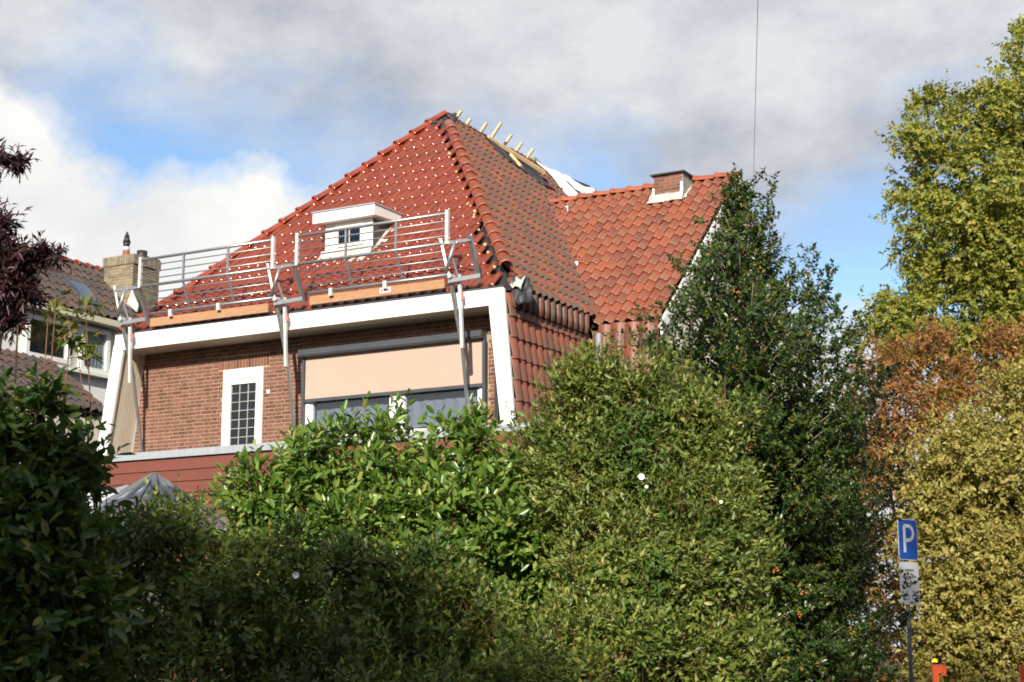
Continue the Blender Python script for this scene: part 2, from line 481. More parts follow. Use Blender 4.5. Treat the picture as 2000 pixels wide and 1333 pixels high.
PRIVET = [(-9.18, 10.14, 2.68, 0.17, 0.17, 0.14), (-9.71, 10.24, 1.89, 0.51, 0.51, 0.39), (-9.21, 10.5, 2.02, 0.51, 0.51, 0.34), (-9.99, 10.04, 2.1, 0.34, 0.34, 0.3), (-9.6, 9.87, 2.26, 0.25, 0.25, 0.21), (-9.32, 10.01, 2.34, 0.25, 0.25, 0.19), (-9.63, 9.91, 2.53, 0.17, 0.17, 0.13), (-9.3, 9.97, 2.57, 0.18, 0.18, 0.13), (-8.96, 10.18, 2.5, 0.18, 0.18, 0.13), (-8.55, 10.3, 2.5, 0.17, 0.17, 0.12), (-9.43, 9.91, 2.54, 0.1, 0.1, 0.06), (-8.96, 9.93, 2.6, 0.12, 0.12, 0.08), (-8.6, 10.14, 2.52, 0.16, 0.16, 0.07), (-8.22, 10.38, 2.44, 0.16, 0.16, 0.07), (-7.83, 10.61, 2.36, 0.2, 0.2, 0.07), (-7.44, 10.85, 2.28, 0.2, 0.2, 0.07), (-7.05, 11.09, 2.2, 0.2, 0.2, 0.08), (-6.74, 11.28, 2.12, 0.12, 0.12, 0.08), (-8.99, 9.83, 1.91, 0.44, 0.44, 0.4), (-8.32, 10.21, 1.87, 0.52, 0.52, 0.4), (-7.62, 10.62, 1.79, 0.52, 0.52, 0.36), (-6.91, 11.03, 1.75, 0.44, 0.44, 0.32), (-8.44, 10.09, 1.04, 1.19, 1.19, 0.59), (-7.05, 10.88, 1.04, 1.11, 1.11, 0.59), (-6.3, 11.68, 1.43, 0.32, 0.32, 0.32)]
SHRUB = [(-8.69, 8.21, 3.14, 0.15, 0.15, 0.09), (-8.42, 8.33, 3.25, 0.07, 0.07, 0.05), (-8.3, 8.54, 3.17, 0.04, 0.04, 0.03), (-8.42, 8.5, 3.01, 0.09, 0.09, 0.04), (-8.66, 8.31, 2.75, 0.24, 0.24, 0.13), (-8.41, 8.55, 2.79, 0.06, 0.06, 0.04), (-8.59, 8.23, 2.23, 0.27, 0.27, 0.27), (-8.41, 8.33, 1.7, 0.27, 0.27, 0.34), (-8.63, 8.29, 1.32, 0.41, 0.41, 0.27)]
MAPLE = [(-9.41, 8.48, 5.36, 0.13, 0.13, 0.07), (-9.24, 8.59, 5.31, 0.09, 0.09, 0.05), (-9.43, 8.59, 4.83, 0.15, 0.15, 0.13), (-9.33, 8.7, 4.58, 0.19, 0.19, 0.13), (-9.1, 8.82, 4.62, 0.12, 0.12, 0.05), (-9.45, 8.67, 4.37, 0.2, 0.2, 0.13), (-9.32, 8.76, 4.31, 0.17, 0.17, 0.09), (-9.41, 8.76, 4.11, 0.13, 0.13, 0.07), (-9.71, 8.41, 4.91, 0.24, 0.24, 0.4)]
BUSH = [(-7.14, 30.13, 5.76, 0.3, 0.3, 0.34), (-6.46, 30.48, 5.85, 0.44, 0.44, 0.53), (-7.61, 30.0, 5.1, 0.34, 0.34, 0.34), (-6.82, 30.53, 4.73, 0.82, 0.82, 0.72), (-7.87, 30.06, 4.17, 0.34, 0.34, 0.53), (-8.2, 30.08, 3.23, 0.16, 0.16, 0.53), (-7.36, 30.53, 3.33, 0.72, 0.72, 0.82), (-6.54, 31.0, 3.33, 0.63, 0.63, 1.1), (-8.06, 30.41, 2.11, 0.3, 0.3, 0.72), (-7.27, 30.94, 1.74, 0.72, 0.72, 0.91), (-6.46, 31.45, 1.46, 0.72, 0.72, 1.01), (-8.11, 30.69, 0.71, 0.34, 0.34, 0.72)]
RUST = [(-10.5, 34.25, 4.98, 0.56, 0.56, 1.0), (-10.33, 34.63, 3.67, 0.56, 0.56, 1.33), (-10.84, 34.63, 2.36, 0.78, 0.78, 1.56), (-10.36, 35.14, 1.27, 0.67, 0.67, 1.33), (-10.3, 34.12, 6.07, 0.67, 0.67, 0.67), (-8.34, 33.71, 7.64, 0.39, 0.39, 0.33), (-9.88, 32.93, 7.21, 0.33, 0.33, 0.39), (-8.02, 34.03, 7.0, 0.39, 0.39, 0.39), (-9.64, 33.16, 6.79, 0.5, 0.5, 0.6), (-9.48, 33.09, 7.53, 0.44, 0.44, 0.39), (-8.9, 33.39, 7.64, 0.5, 0.5, 0.39), (-8.68, 33.66, 7.0, 0.44, 0.44, 0.44), (-9.31, 33.44, 6.37, 0.6, 0.6, 0.5), (-7.42, 34.27, 7.43, 0.44, 0.44, 0.5), (-7.11, 34.38, 7.74, 0.39, 0.39, 0.39), (-10.04, 33.21, 5.52, 0.5, 0.5, 0.82), (-9.75, 33.57, 4.67, 0.5, 0.5, 1.14), (-10.01, 33.82, 2.87, 0.5, 0.5, 1.47)]
TALL = [(-7.46, 39.37, 16.06, 0.52, 0.52, 0.46), (-7.84, 39.4, 14.94, 0.58, 0.58, 0.71), (-8.79, 39.01, 14.25, 0.71, 0.71, 0.52), (-9.65, 38.47, 14.5, 0.46, 0.46, 0.33), (-10.25, 38.23, 14.07, 0.2, 0.2, 0.27), (-10.05, 38.53, 13.19, 0.65, 0.65, 0.65), (-8.97, 39.2, 12.94, 1.09, 1.09, 0.84), (-7.89, 39.86, 12.69, 1.09, 1.09, 1.09), (-10.28, 38.68, 11.95, 0.52, 0.52, 0.52), (-9.33, 39.32, 11.45, 1.09, 1.09, 0.9), (-8.19, 40.14, 10.7, 1.09, 1.09, 1.35), (-10.29, 38.95, 10.7, 0.46, 0.46, 0.46), (-11.08, 38.67, 9.95, 0.27, 0.27, 0.18), (-10.85, 38.91, 9.45, 0.77, 0.77, 0.39), (-9.5, 39.62, 9.7, 1.09, 1.09, 0.84), (-11.63, 38.49, 9.33, 0.18, 0.18, 0.15), (-11.16, 38.43, 10.82, 0.14, 0.14, 0.07), (-8.35, 40.43, 8.95, 0.97, 0.97, 0.71), (-9.97, 39.68, 8.2, 0.84, 0.84, 0.71), (-7.42, 41.97, 14.95, 1.01, 1.01, 2.35), (-7.5, 42.64, 11.68, 1.28, 1.28, 2.35)]
HOLLY = [(-6.61, 16.73, 4.24, 0.46, 0.46, 0.29), (-6.41, 16.96, 3.73, 0.63, 0.63, 0.51), (-6.06, 17.51, 3.71, 0.35, 0.35, 0.46), (-6.23, 17.23, 2.94, 0.63, 0.63, 0.8), (-6.06, 17.7, 2.28, 0.4, 0.4, 0.92), (-6.39, 17.39, 1.82, 0.57, 0.57, 0.91), (-6.11, 17.9, 1.26, 0.43, 0.43, 0.81), (-5.67, 17.7, 3.82, 0.23, 0.23, 0.41), (-5.88, 17.9, 2.92, 0.26, 0.26, 0.64), (-5.95, 18.09, 1.88, 0.26, 0.26, 0.7)]
SAPLING = [(-8.56, 8.57, 3.94, 0.08, 0.08, 0.15), (-8.64, 8.48, 4.14, 0.08, 0.08, 0.05), (-8.46, 8.6, 4.07, 0.09, 0.09, 0.05), (-8.54, 8.62, 3.75, 0.11, 0.11, 0.09), (-8.7, 8.47, 4.05, 0.07, 0.07, 0.05)]

# ------------------------------------------------------------------ ground and street
def grid_sheet(name, x0, x1, y0, y1, z, mat, nx=2, ny=2):
    m = MB()
    for i in range(nx):
        for j in range(ny):
            a, b = x0+(x1-x0)*i/nx, x0+(x1-x0)*(i+1)/nx
            c, d = y0+(y1-y0)*j/ny, y0+(y1-y0)*(j+1)/ny
            m.quad((a,c,z),(b,c,z),(b,d,z),(a,d,z))
    return structure(m.build(name, mat))
grid_sheet('ground', -900, 900, -900, 900, -0.004, M['soil'])
grid_sheet('road', -3.6, 3.2, -8, 140, 0.0, M['asphalt'])
structure(MB().box(-5.4, -3.75, -8, 140, 0.0, 0.12).build('pavement', M['paving']))
structure(MB().box(-3.75, -3.6, -8, 140, 0.0, 0.125).build('kerb', M['kerb']))
structure(MB().box(3.35, 5.0, -8, 140, 0.0, 0.12).build('pavement', M['paving']))
structure(MB().box(3.2, 3.35, -8, 140, 0.0, 0.125).build('kerb', M['kerb']))

# ------------------------------------------------------------------ roof tiles
def tile_geo(w, L, kind, seg=10):
    """one tile: x across, y up the slope, z outward; rounded nose at y=0"""
    us = [-0.06 + 1.12*k/seg for k in range(seg+1)]
    def prof(u):
        if kind == 'flat':       # flat pan, one rounded roll at the right
            if u < 0.50:
                return -0.007*math.sin(math.pi*max(u, 0)/0.50)
            return 0.032*math.sin(math.pi*min((u-0.50)/0.56, 1.0))
        if kind == 'roll':       # half-round rolls with narrow pans
            return 0.058*max(0.0, math.cos(math.pi*(u-0.5)*1.05))**0.6 - 0.012
        return -0.032*math.cos(2*math.pi*(u-0.60))      # S pan
    t = 0.036
    q = 0.042 if kind == 'flat' else 0.020       # radius of the nose
    rows = [(L, 0.0)] + [(q*(1-math.sin(math.radians(a))), -q*(1-math.cos(math.radians(a)))) for a in (0, 28, 52, 76)] + [(0.004, -q*0.76-.010)]
    V, UV = [], []
    for (y, dz) in rows:
        for u in us:
            V.append((u*w, y, prof(u) + t*(1-y/L) + dz)); UV.append((u, y/L))
    n = seg+1
    F = []
    for r in range(len(rows)-1):
        for k in range(seg):
            F.append(((r+1)*n+k, (r+1)*n+k+1, r*n+k+1, r*n+k))
    return np.array(V), np.array(F), np.array(UV)

def shared_tile_mesh(name, geo, mat):
    V, F, UV = geo
    o = np_mesh(name, V, F, mat, smooth=True, uv=UV)
    me = o.data; bpy.data.objects.remove(o)
    return me

def lay_tiles(part, name, geo, mat, O, ex, ey, w, exp, rows, bounds, maxobj=300, skip=None, saw_right=False, saw_left=False, jit=0.004):
    O, ex, ey = np.array(O, float), np.array(ex, float), np.array(ey, float)
    ex /= np.linalg.norm(ex); ey /= np.linalg.norm(ey); nz = np.cross(ex, ey)
    V, F, UV = geo
    me = shared_tile_mesh(name, geo, mat)
    items = []
    for j in range(rows):
        y = j*exp
        lo0, hi0 = bounds(y); lo1, hi1 = bounds(y+exp)
        a, b = min(lo0, lo1), max(hi0, hi1)
        for i in range(int(math.floor(a/w))-1, int(math.ceil(b/w))+1):
            x = i*w
            lm, hm = bounds(y+exp*0.5)
            if x+w*0.75 < lm or x+w*0.25 > hm:
                continue
            if saw_right and x+w*0.9 > hm:
                continue
            if saw_left and x+w*0.1 < lm:
                continue
            c = O + ex*(x+w/2) + ey*(y+exp/2)
            if skip and skip(c):
                continue
            ok = all(bounds(yy)[0] <= xx <= bounds(yy)[1] for xx in (x-0.05*w, x+1.05*w) for yy in (y, y+exp))
            items.append((np.linalg.norm(c-CAM), x, y, ok or (saw_right and x > lm+w) or (saw_left and x < hm-2*w)))
    items.sort()
    root = np.array(wloc(part))
    JV, JF, JU = [], [], []; nb = 0; made = 0
    for d, x, y, ok in items:
        r1, r2, r3 = rnd.uniform(-1, 1), rnd.uniform(-1, 1), rnd.uniform(0, 1)
        if ok and made < maxobj:
            ob = bpy.data.objects.new(name, me)
            COL.objects.link(ob); ob.parent = part
            th = 0.012*r2
            e1 = ex*math.cos(th)+ey*math.sin(th); e2 = ey*math.cos(th)-ex*math.sin(th)
            P = O + ex*x + ey*(y+jit*r1) + nz*(jit*r3) - root
            ob.matrix_basis = Matrix(((e1[0], e2[0], nz[0], P[0]), (e1[1], e2[1], nz[1], P[1]), (e1[2], e2[2], nz[2], P[2]), (0, 0, 0, 1)))
            made += 1
        else:
            W = V.copy(); W[:, 0] += x; W[:, 1] += y + jit*r1; W[:, 2] += jit*r3
            if not ok:
                for q in W:
                    lo, hi = bounds(min(max(q[1], 0), rows*exp))
                    q[0] = min(max(q[0], lo), hi) if hi > lo else (lo+hi)/2
                if W[:, 0].max()-W[:, 0].min() < 0.02:
                    continue
            JV.append(O + W[:, :1]*ex + W[:, 1:2]*ey + W[:, 2:3]*nz); JF.append(F+nb); JU.append(UV); nb += len(V)
    if JV:
        stuff(np_mesh(name+'_field', np.concatenate(JV), np.concatenate(JF), mat, part, smooth=True, uv=np.concatenate(JU)))
    return len(items)

def cap_row(part, name, a, b, r, mat, exp=0.34, hump=0.02, drop=0.0, skip=()):
    """half-round ridge / hip caps, each a piece of its own, lapped from a (low) to b (high)"""
    a, b = Vector(a), Vector(b); d = (b-a); n = max(1, int(d.length/exp)); d.normalize()
    s = d.cross(Vector((0, 0, 1))).normalized(); u = s.cross(d)
    step = (b-a).length/n
    # shared mesh in local frame: x = side, y = along, z = up
    seg = 8; V = []; L = step*1.12
    prof = [(L, 0.88*r), (0.05, r), (0.045, r+hump), (0.0, r+hump), (0.0, r+hump-0.018), (0.008, r-0.01)]
    for (y, q) in prof:
        for k in range(seg+1):
            t = math.pi*(0.02 + 0.96*k/seg)
            V.append((math.cos(t)*q, y, math.sin(t)*q*0.95 + 0.016*(1-y/L)))
    F = []
    for i in range(len(prof)-1):
        for k in range(seg):
            F.append((i*(seg+1)+k, i*(seg+1)+k+1, (i+1)*(seg+1)+k+1, (i+1)*(seg+1)+k))
    F = [f[::-1] for f in F]
    o = np_mesh(name, V, np.array(F), mat, smooth=True); me = o.data; bpy.data.objects.remove(o)
    root = wloc(part)
    for i in range(n):
        if i in skip:
            continue
        ob = bpy.data.objects.new(name, me); COL.objects.link(ob); ob.parent = part
        j = Vector((rnd.uniform(-.006, .006), rnd.uniform(-.006, .006), rnd.uniform(-.004, .004)))
        P = a + d*(i*step) - u*drop + j - root
        w_ = rnd.uniform(-.02, .02)
        s2 = (s*math.cos(w_)+u*math.sin(w_)); u2 = (u*math.cos(w_)-s*math.sin(w_))
        ob.matrix_basis = Matrix(((s2[0], d[0], u2[0], P[0]), (s2[1], d[1], u2[1], P[1]), (s2[2], d[2], u2[2], P[2]), (0, 0, 0, 1)))

# ------------------------------------------------------------------ the house
HX0, HX1 = -18.73, -11.20          # front eave corners
FY, WY = 19.90, 20.50              # fascia plane, wall plane
EZ = 6.78                          # eave height
PK = Vector((-15.03, 24.14, 11.27))
RIDGE_END = 29.6
house = thing('brick_house', (-15.0, 24.0, 0.0), 'brick house with steep red tiled hip roof under repair and white eaves frame', 'house')

# walls (mortar-coloured backing, bricks proud of it)
# narrow window and wide window openings
NW = (-17.0, -16.18, 4.85, 6.12)
WW = (-15.36, -11.96, 4.85, 6.28)
m = MB()
m.prism([(-18.98, WY, 4.2), (-18.73, WY, 6.6), (NW[0], WY, 6.6), (NW[0], WY, 4.2)], (0, 0.25, 0))
m.box(NW[0], NW[1], WY, WY+.25, NW[3], 6.6); m.box(NW[0], NW[1], WY, WY+.25, 4.2, NW[2])
m.box(NW[1], WW[0], WY, WY+.25, 4.2, 6.6)
m.box(WW[0], WW[1], WY, WY+.25, WW[3], 6.6); m.box(WW[0], WW[1], WY, WY+.25, 4.2, WW[2])
m.prism([(WW[1], WY, 4.2), (WW[1], WY, 6.6), (-11.42, WY, 6.6), (-11.25, WY, 4.2)], (0, 0.25, 0))
wall = m.build('front_wall', M['mortar'], house)
m = MB()
m.box(-18.7, -11.4, WY+0.40, 29.4, 0.0, 6.5)
m.build('house_body', M['brick'], house)
def in_rect(x0, x1, z0, z1, r, e=0.012):
    return x1 > r[0]-e and x0 < r[1]+e and z1 > r[2]-e and z0 < r[3]+e
course, bl, hl, jt, bh = 0.0625, 0.21, 0.10, 0.011, 0.0515
items = []
z = 4.55; row = 0
while z < 6.50:
    x = -19.1 + (0.0 if row % 2 == 0 else -0.16) + rnd.uniform(-.01, .01); k = 0
    while x < -11.2:
        ln = bl if k % 2 == 0 else hl
        xl = -18.98 + (z-4.2)/2.4*0.25 + 0.01; xr = -11.25 - (z-4.2)/2.4*0.17 - 0.01
        a, b = max(x, xl), min(x+ln, xr)
        # cut at the openings
        for r in (NW, WW):
            if z+bh > r[2]-0.01 and z < r[3]+0.008:
                if a < r[0]-0.012 < b: b = r[0]-0.012
                elif a < r[1]+0.012 < b: a = r[1]+0.012
        if z+bh > 6.12 and z < 6.34 and b > -17.12 and a < -16.06:      # soldier course over the window
            if a < -17.12: b = -17.12
            elif b > -16.06: a = -16.06
            else: b = a
        if b-a > 0.03 and not (in_rect(a, b, z, z+bh, NW, 0.0) or in_rect(a, b, z, z+bh, WW, 0.0)):
            items.append((a, b, z, z+bh))
        x += ln+jt; k += 1
    z += course; row += 1
for k in range(17):
    x = -17.115 + k*0.0622
    items.append((x, x+0.0515, 6.135, 6.335))
bm_cache = {}
def brick_object(name, a, b, z0, z1, y, mat, parent, depth=0.008):
    """front face and four edges with a small chamfer; shared by size"""
    w, h = round(b-a, 3), round(z1-z0, 4)
    key = (name, w, h, mat.name)
    if key not in bm_cache:
        c = 0.004
        V = [(0,0,0),(w,0,0),(w,0,h),(0,0,h),(c,-depth,c),(w-c,-depth,c),(w-c,-depth,h-c),(c,-depth,h-c)]
        F = [(4,5,6,7),(0,1,5,4),(1,2,6,5),(2,3,7,6),(3,0,4,7)]
        me = bpy.data.meshes.new(name); me.from_pydata(V, [], F); me.materials.append(mat); bm_cache[key] = me
    o = bpy.data.objects.new(name, bm_cache[key]); COL.objects.link(o)
    o.parent = parent; o.location = Vector((a, y, z0)) - wloc(parent)
    return o
def brick_island(m, a, b, z0, z1, y, depth=0.008):
    c = 0.004
    m.add([(a,y,z0),(b,y,z0),(b,y,z1),(a,y,z1),(a+c,y-depth,z0+c),(b-c,y-depth,z0+c),(b-c,y-depth,z1-c),(a+c,y-depth,z1-c)],
          [(4,5,6,7),(0,1,5,4),(1,2,6,5),(2,3,7,6),(3,0,4,7)])
vis = [it for it in items if it[2] > 4.72 and (it[0] < -15.4 or it[0] > -12.0) and it[2] < 6.12]
vis.sort(key=lambda it: -(it[1]-it[0])/ (abs(it[0])))
sel = set(id(v) for v in vis[:300])
rest = MB()
for it in items:
    y = WY + rnd.uniform(-0.002, 0.0015)
    if id(it) in sel:
        brick_object('brick', it[0], it[1], it[2], it[3], y, M['brick'], wall)
    else:
        brick_island(rest, it[0], it[1], it[2], it[3], y)
stuff(rest.build('brick_field', M['brick'], wall, recalc=False))

# eaves frame: fascia with gutter edge, soffit, two splayed legs
fa = MB().prism([(-18.88, FY, 6.52), (-18.86, FY, 6.79), (-11.36, FY, 6.79), (-11.38, FY, 6.54)], (0, 0.05, 0)).build('fascia_board', M['white'], house)
MB().box(-18.87, -11.35, FY-0.012, FY+0.10, 6.793, 6.815).build('gutter_lip', M['charcoal'], fa)
MB().prism([(-18.70, FY+0.053, 6.535), (-11.60, FY+0.053, 6.55), (-11.60, WY-0.012, 6.55), (-18.70, WY-0.012, 6.535)], (0, 0, 0.03)).build('soffit', M['cream'], house)
MB().box(-18.6, -11.5, FY+0.06, WY, 6.60, 6.75).build('box_gutter', M['cream'], house)
MB().prism([(-18.885, FY-0.004, 6.62), (-18.675, FY-0.004, 6.505), (-18.97, FY-0.004, 4.60), (-19.19, FY-0.004, 4.60)], (0, 0.05, 0)).build('verge_leg', M['white'], house)
MB().prism([(-11.35, FY-0.004, 6.78), (-11.60, FY-0.004, 6.53), (-11.375, FY-0.004, 4.60), (-11.155, FY-0.004, 4.60)], (0, 0.05, 0)).build('verge_leg', M['white'], house)
for k in range(7):     # cream tongue boards lining the left reveal
    y0 = FY+0.05 + k*0.0785
    MB().prism([(-18.70, y0, 6.53), (-18.995, y0, 4.60), (-18.995, y0+0.068, 4.60), (-18.70, y0+0.068, 6.53)], (-0.02, 0, 0)).build('reveal_board', M['cream'], house)
MB().prism([(-18.735, FY+0.04, 6.53), (-19.03, FY+0.04, 4.60), (-19.03, WY, 4.60), (-18.735, WY, 6.53)], (-0.05, 0, 0)).build('reveal_backing', M['slate'], house)
MB().prism([(-11.62, FY+0.047, 6.53), (-11.40, FY+0.047, 4.60), (-11.40, WY, 4.60), (-11.62, WY, 6.53)], (0.05, 0, 0)).build('reveal_lining', M['cream'], house)

# narrow leaded window
win = MB()
x0, x1, z0, z1 = NW
yw = WY-0.015
win.box(x0, x0+0.075, yw, yw+0.1, z0, z1); win.box(x1-0.075, x1, yw, yw+0.1, z0, z1)
win.box(x0+0.075, x1-0.075, yw, yw+0.1, z1-0.16, z1)
window = win.build('window', M['white'], house)
sh = MB()
sh.box(x0+0.078, x0+0.15, yw+0.018, yw+0.08, z0, z1-0.163); sh.box(x1-0.15, x1-0.078, yw+0.018, yw+0.08, z0, z1-0.163)
sh.box(x0+0.15, x1-0.15, yw+0.018, yw+0.08, z1-0.25, z1-0.163)
sh.build('sash', M['white'], window)
gx0, gx1, gz0, gz1 = x0+0.15, x1-0.15, z0, z1-0.25
ncol, nrow = 3, 7
for i in range(ncol):
    for j in range(nrow):
        a, b = gx0+(gx1-gx0)*i/ncol, gx0+(gx1-gx0)*(i+1)/ncol
        c, d = gz0+(gz1-gz0)*j/nrow, gz0+(gz1-gz0)*(j+1)/nrow
        g = M['glass_dark'] if rnd.random() < 0.6 else (M['glass_amber'] if rnd.random() < 0.5 else M['glass_green'])
        tl = rnd.uniform(-.006, .006)
        MB().prism([(a+.004, yw+0.05+tl, c+.004), (b-.004, yw+0.05-tl, c+.004), (b-.004, yw+0.05-tl, d-.004), (a+.004, yw+0.05+tl, d-.004)], (0, .004, 0)).build('pane', g, window)
ld = MB()
for i in range(1, ncol):
    a = gx0+(gx1-gx0)*i/ncol; ld.box(a-.006, a+.006, yw+.038, yw+.058, gz0, gz1)
ld.build('lead_came', M['leadcame'], window)
ld = MB()
for j in range(1, nrow):
    c = gz0+(gz1-gz0)*j/nrow; ld.box(gx0, gx1, yw+.040, yw+.056, c-.005, c+.005)
ld.build('lead_came', M['leadcame'], window)
MB().box(gx0-.05, gx1+.05, yw+0.2, yw+0.22, gz0, gz1+.05).build('dark_backing', M['dark'], window)  # near-black sheet behind the leaded panes, in the dark interior colour
MB().box(-16.08, -16.03, WY-0.03, WY, 5.66, 5.72).build('wall_bracket', M['white'], house)

# wide window with the roller screen in front
ww = MB()
x0, x1, z0, z1 = WW
ww.box(x0+.04, x0+.13, WY-.02, WY+.10, z0, z1); ww.box(x1-.13, x1-.04, WY-.02, WY+.10, z0, z1)
ww.box(-13.67, -13.49, WY-.03, WY+.10, z0, z1); ww.box(x0+.13, -13.67, WY-.018, WY+.10, z1-.12, z1); ww.box(-13.49, x1-.13, WY-.018, WY+.10, z1-.12, z1)
wide = ww.build('window', M['white'], house)
for a, b in ((x0+.13, -13.67), (-13.49, x1-.13)):
    s_ = MB()
    s_.box(a+.003, a+.05, WY, WY+.07, z0, z1-.123); s_.box(b-.05, b-.003, WY, WY+.07, z0, z1-.123)
    s_.box(a+.05, b-.05, WY+.003, WY+.067, z0, z0+.05)
    s_.build('sash', M['white'], wide)
    MB().box(a+.05, b-.05, WY+.03, WY+.036, z0, z1-.13).build('pane', M['glass'], wide)
    c_ = MB(); n = 24
    for k in range(n):
        p, q = a+(b-a)*k/n, a+(b-a)*(k+1)/n
        c_.quad((p, WY+.16+.012*math.sin(k*1.9), z0), (q, WY+.16+.012*math.sin((k+1)*1.9), z0), (q, WY+.16+.012*math.sin((k+1)*1.9), z1), (p, WY+.16+.012*math.sin(k*1.9), z1))
    c_.build('blind', M['curtain'], wide, smooth=True)
screen = MB().prism([(-15.37, 20.34, 6.17), (-15.37, 20.32, 6.20), (-15.37, 20.33, 6.29), (-15.37, 20.47, 6.29), (-15.37, 20.47, 6.17)], (3.39, 0, 0)).build('roller_screen', M['charcoal'], house)
fb = MB(); n = 20
for k in range(n):
    a, b = -15.29+3.26*k/n, -15.29+3.26*(k+1)/n
    fb.quad((a, 20.44+.002*math.sin(k), 5.50), (b, 20.44+.002*math.sin(k+1), 5.50), (b, 20.44, 6.18), (a, 20.44, 6.18))
fb.build('screen_fabric', M['fabric'], screen)
MB().box(-15.29, -12.03, 20.425, 20.455, 5.45, 5.50).build('bottom_bar', M['charcoal'], screen)
for a in (-15.35, -12.02):
    MB().box(a, a+.05, 20.42, 20.475, 4.85, 6.17).build('guide_rail', M['charcoal'], screen)

# low front extension: zinc trim and overlapping red boards
EYF = 19.74
MB().box(-20.6, -10.9, EYF, WY-.02, 4.60, 4.705).build('flat_roof', M['underlay'], house)
zt = MB(); zt.prism([(-20.7, EYF-.06, 4.62), (-20.7, EYF-.06, 4.735), (-20.7, EYF-.03, 4.745), (-20.7, EYF+.08, 4.735), (-20.7, EYF+.08, 4.71), (-20.7, EYF-.03, 4.70), (-20.7, EYF-.03, 4.62)], (9.9, 0, 0))
zinc = zt.build('zinc_trim', M['zinc'], house)
for k in range(4):
    a = -19.3+k*2.4
    MB().box(a, a+.03, EYF-.066, EYF-.058, 4.62, 4.74).build('seam_cover', M['zinc'], zinc)
MB().box(-20.55, -10.95, EYF+.06, WY, 0, 4.6).build('extension_wall', M['brick'], house)
for k in range(8):
    zt_ = 4.60-k*0.185
    MB().prism([(-20.6, EYF-.004, zt_), (-20.6, EYF-.028, zt_-.18), (-20.6, EYF-.006, zt_-.188), (-20.6, EYF+.03, zt_)], (9.7, 0, 0)).build('board', M['board'], house)

# ---- roof core (underlay) and slopes
fl = math.hypot(PK.y-FY, PK.z-EZ); fy = ((PK.y-FY)/fl, (PK.z-EZ)/fl)
sl = math.hypot(HX1-PK.x, PK.z-EZ); sx = ((PK.x-HX1)/sl, (PK.z-EZ)/sl)
core = MB()
d = 0.035
c0 = (HX0+.05, FY+.06, EZ-d); c1_ = (HX1-.05, FY+.06, EZ-d); p0 = (PK.x, PK.y+.03, PK.z-d-.01); p1 = (PK.x, RIDGE_END, PK.z-d-.01); c2_ = (HX1-.05, 31.5, EZ-d); c3 = (HX0+.05, 31.5, EZ-d)
core.add([c0, c1_, c2_, c3, p0, p1], [(0,1,4), (1,2,5,4), (2,3,5), (3,0,4,5), (3,2,1,0)])
roof = core.build('roof', M['underlay'], house)
TW, TE = 0.2, fl/20
front = MB().prism([(HX0+.3, FY+.09, EZ-.05), (HX1-.3, FY+.09, EZ-.05), (HX1-.3, FY+.12, EZ-.02), (HX0+.3, FY+.12, EZ-.02)], (0, 0, .02)).build('front_slope', M['batten'], house)
def fb_front(y):
    t_ = y/fl
    return (t_*(PK.x-HX0)+.0, (HX1-HX0) - t_*(HX1-PK.x)-0.10)
DX0, DX1 = -15.40, -14.43
lay_tiles(front, 'glazed_tile', tile_geo(TW, .36, 'flat'), M['glazed'], (HX0, FY+.02, EZ+.03), (1,0,0), (0, fy[0], fy[1]), TW, TE, 20, fb_front, 310,
          skip=lambda c: (DX0-.02 < c[0] < DX1+.02 and 20.93 < c[1] < 21.68), saw_right=True)
side = MB().box(-11.32, -11.24, 20.2, 22.3, EZ-.10, EZ-.05).build('side_slope', M['batten'], house)
WZR, WPT = 9.87, math.tan(math.radians(43))
def z_side(y): return 6.77 + y*sx[1]
def fb_side(y):
    zz = z_side(y); t_ = (zz-EZ)/(PK.z-EZ)
    lo = (FY + t_*(PK.y-FY)) - 19.85 + .03
    hi = (22.50 + (zz-6.67)/WPT if zz < WZR-.15 else 27.78) - 19.85
    return (max(lo, 0), hi)
def sk_side(c):
    # patch of stripped tiles below the ridge
    up = (PK.z - c[2])
    return 25.55 < c[1] < 27.05 and up < 0.36 + 0.34*(c[1]-25.5) and up > -0.1 + 0.75*max(0, c[1]-26.35)
lay_tiles(side, 'weathered_tile', tile_geo(TW, .355, 'S'), M['weathered'], (-11.19, 19.85, 6.79), (0,1,0), (sx[0], 0, sx[1]), TW, (sl+.02)/20, 20, fb_side, 300, skip=sk_side, jit=.008)
# steep tiled flank below the break
stp = MB().box(-11.56, -11.50, 20.0, 22.3, 4.5, 6.5).build('steep_flank', M['underlay'], house)
lay_tiles(stp, 'side_tile', tile_geo(.189, .36, 'roll'), M['steep'], (-11.10, 19.925, 4.15), (0,1,0), (-.088, 0, 1), .189, .315, 8, lambda y: (0, 2.52), 300, jit=.008)
# rolled tiles of the break between the two slopes
bk = MB()
for k in range(13):
    y = 19.925+.189*(k+.5)
    pts = [(-11.33, y, 6.92), (-11.265, y, 6.85), (-11.225, y, 6.76), (-11.225, y, 6.62), (-11.24, y, 6.49)]
    one = MB(); one.path(pts, .058, .064, 8)
    one.build('break_tile', M['weathered'] if k % 3 == 0 else M['steep'], stp, smooth=True)

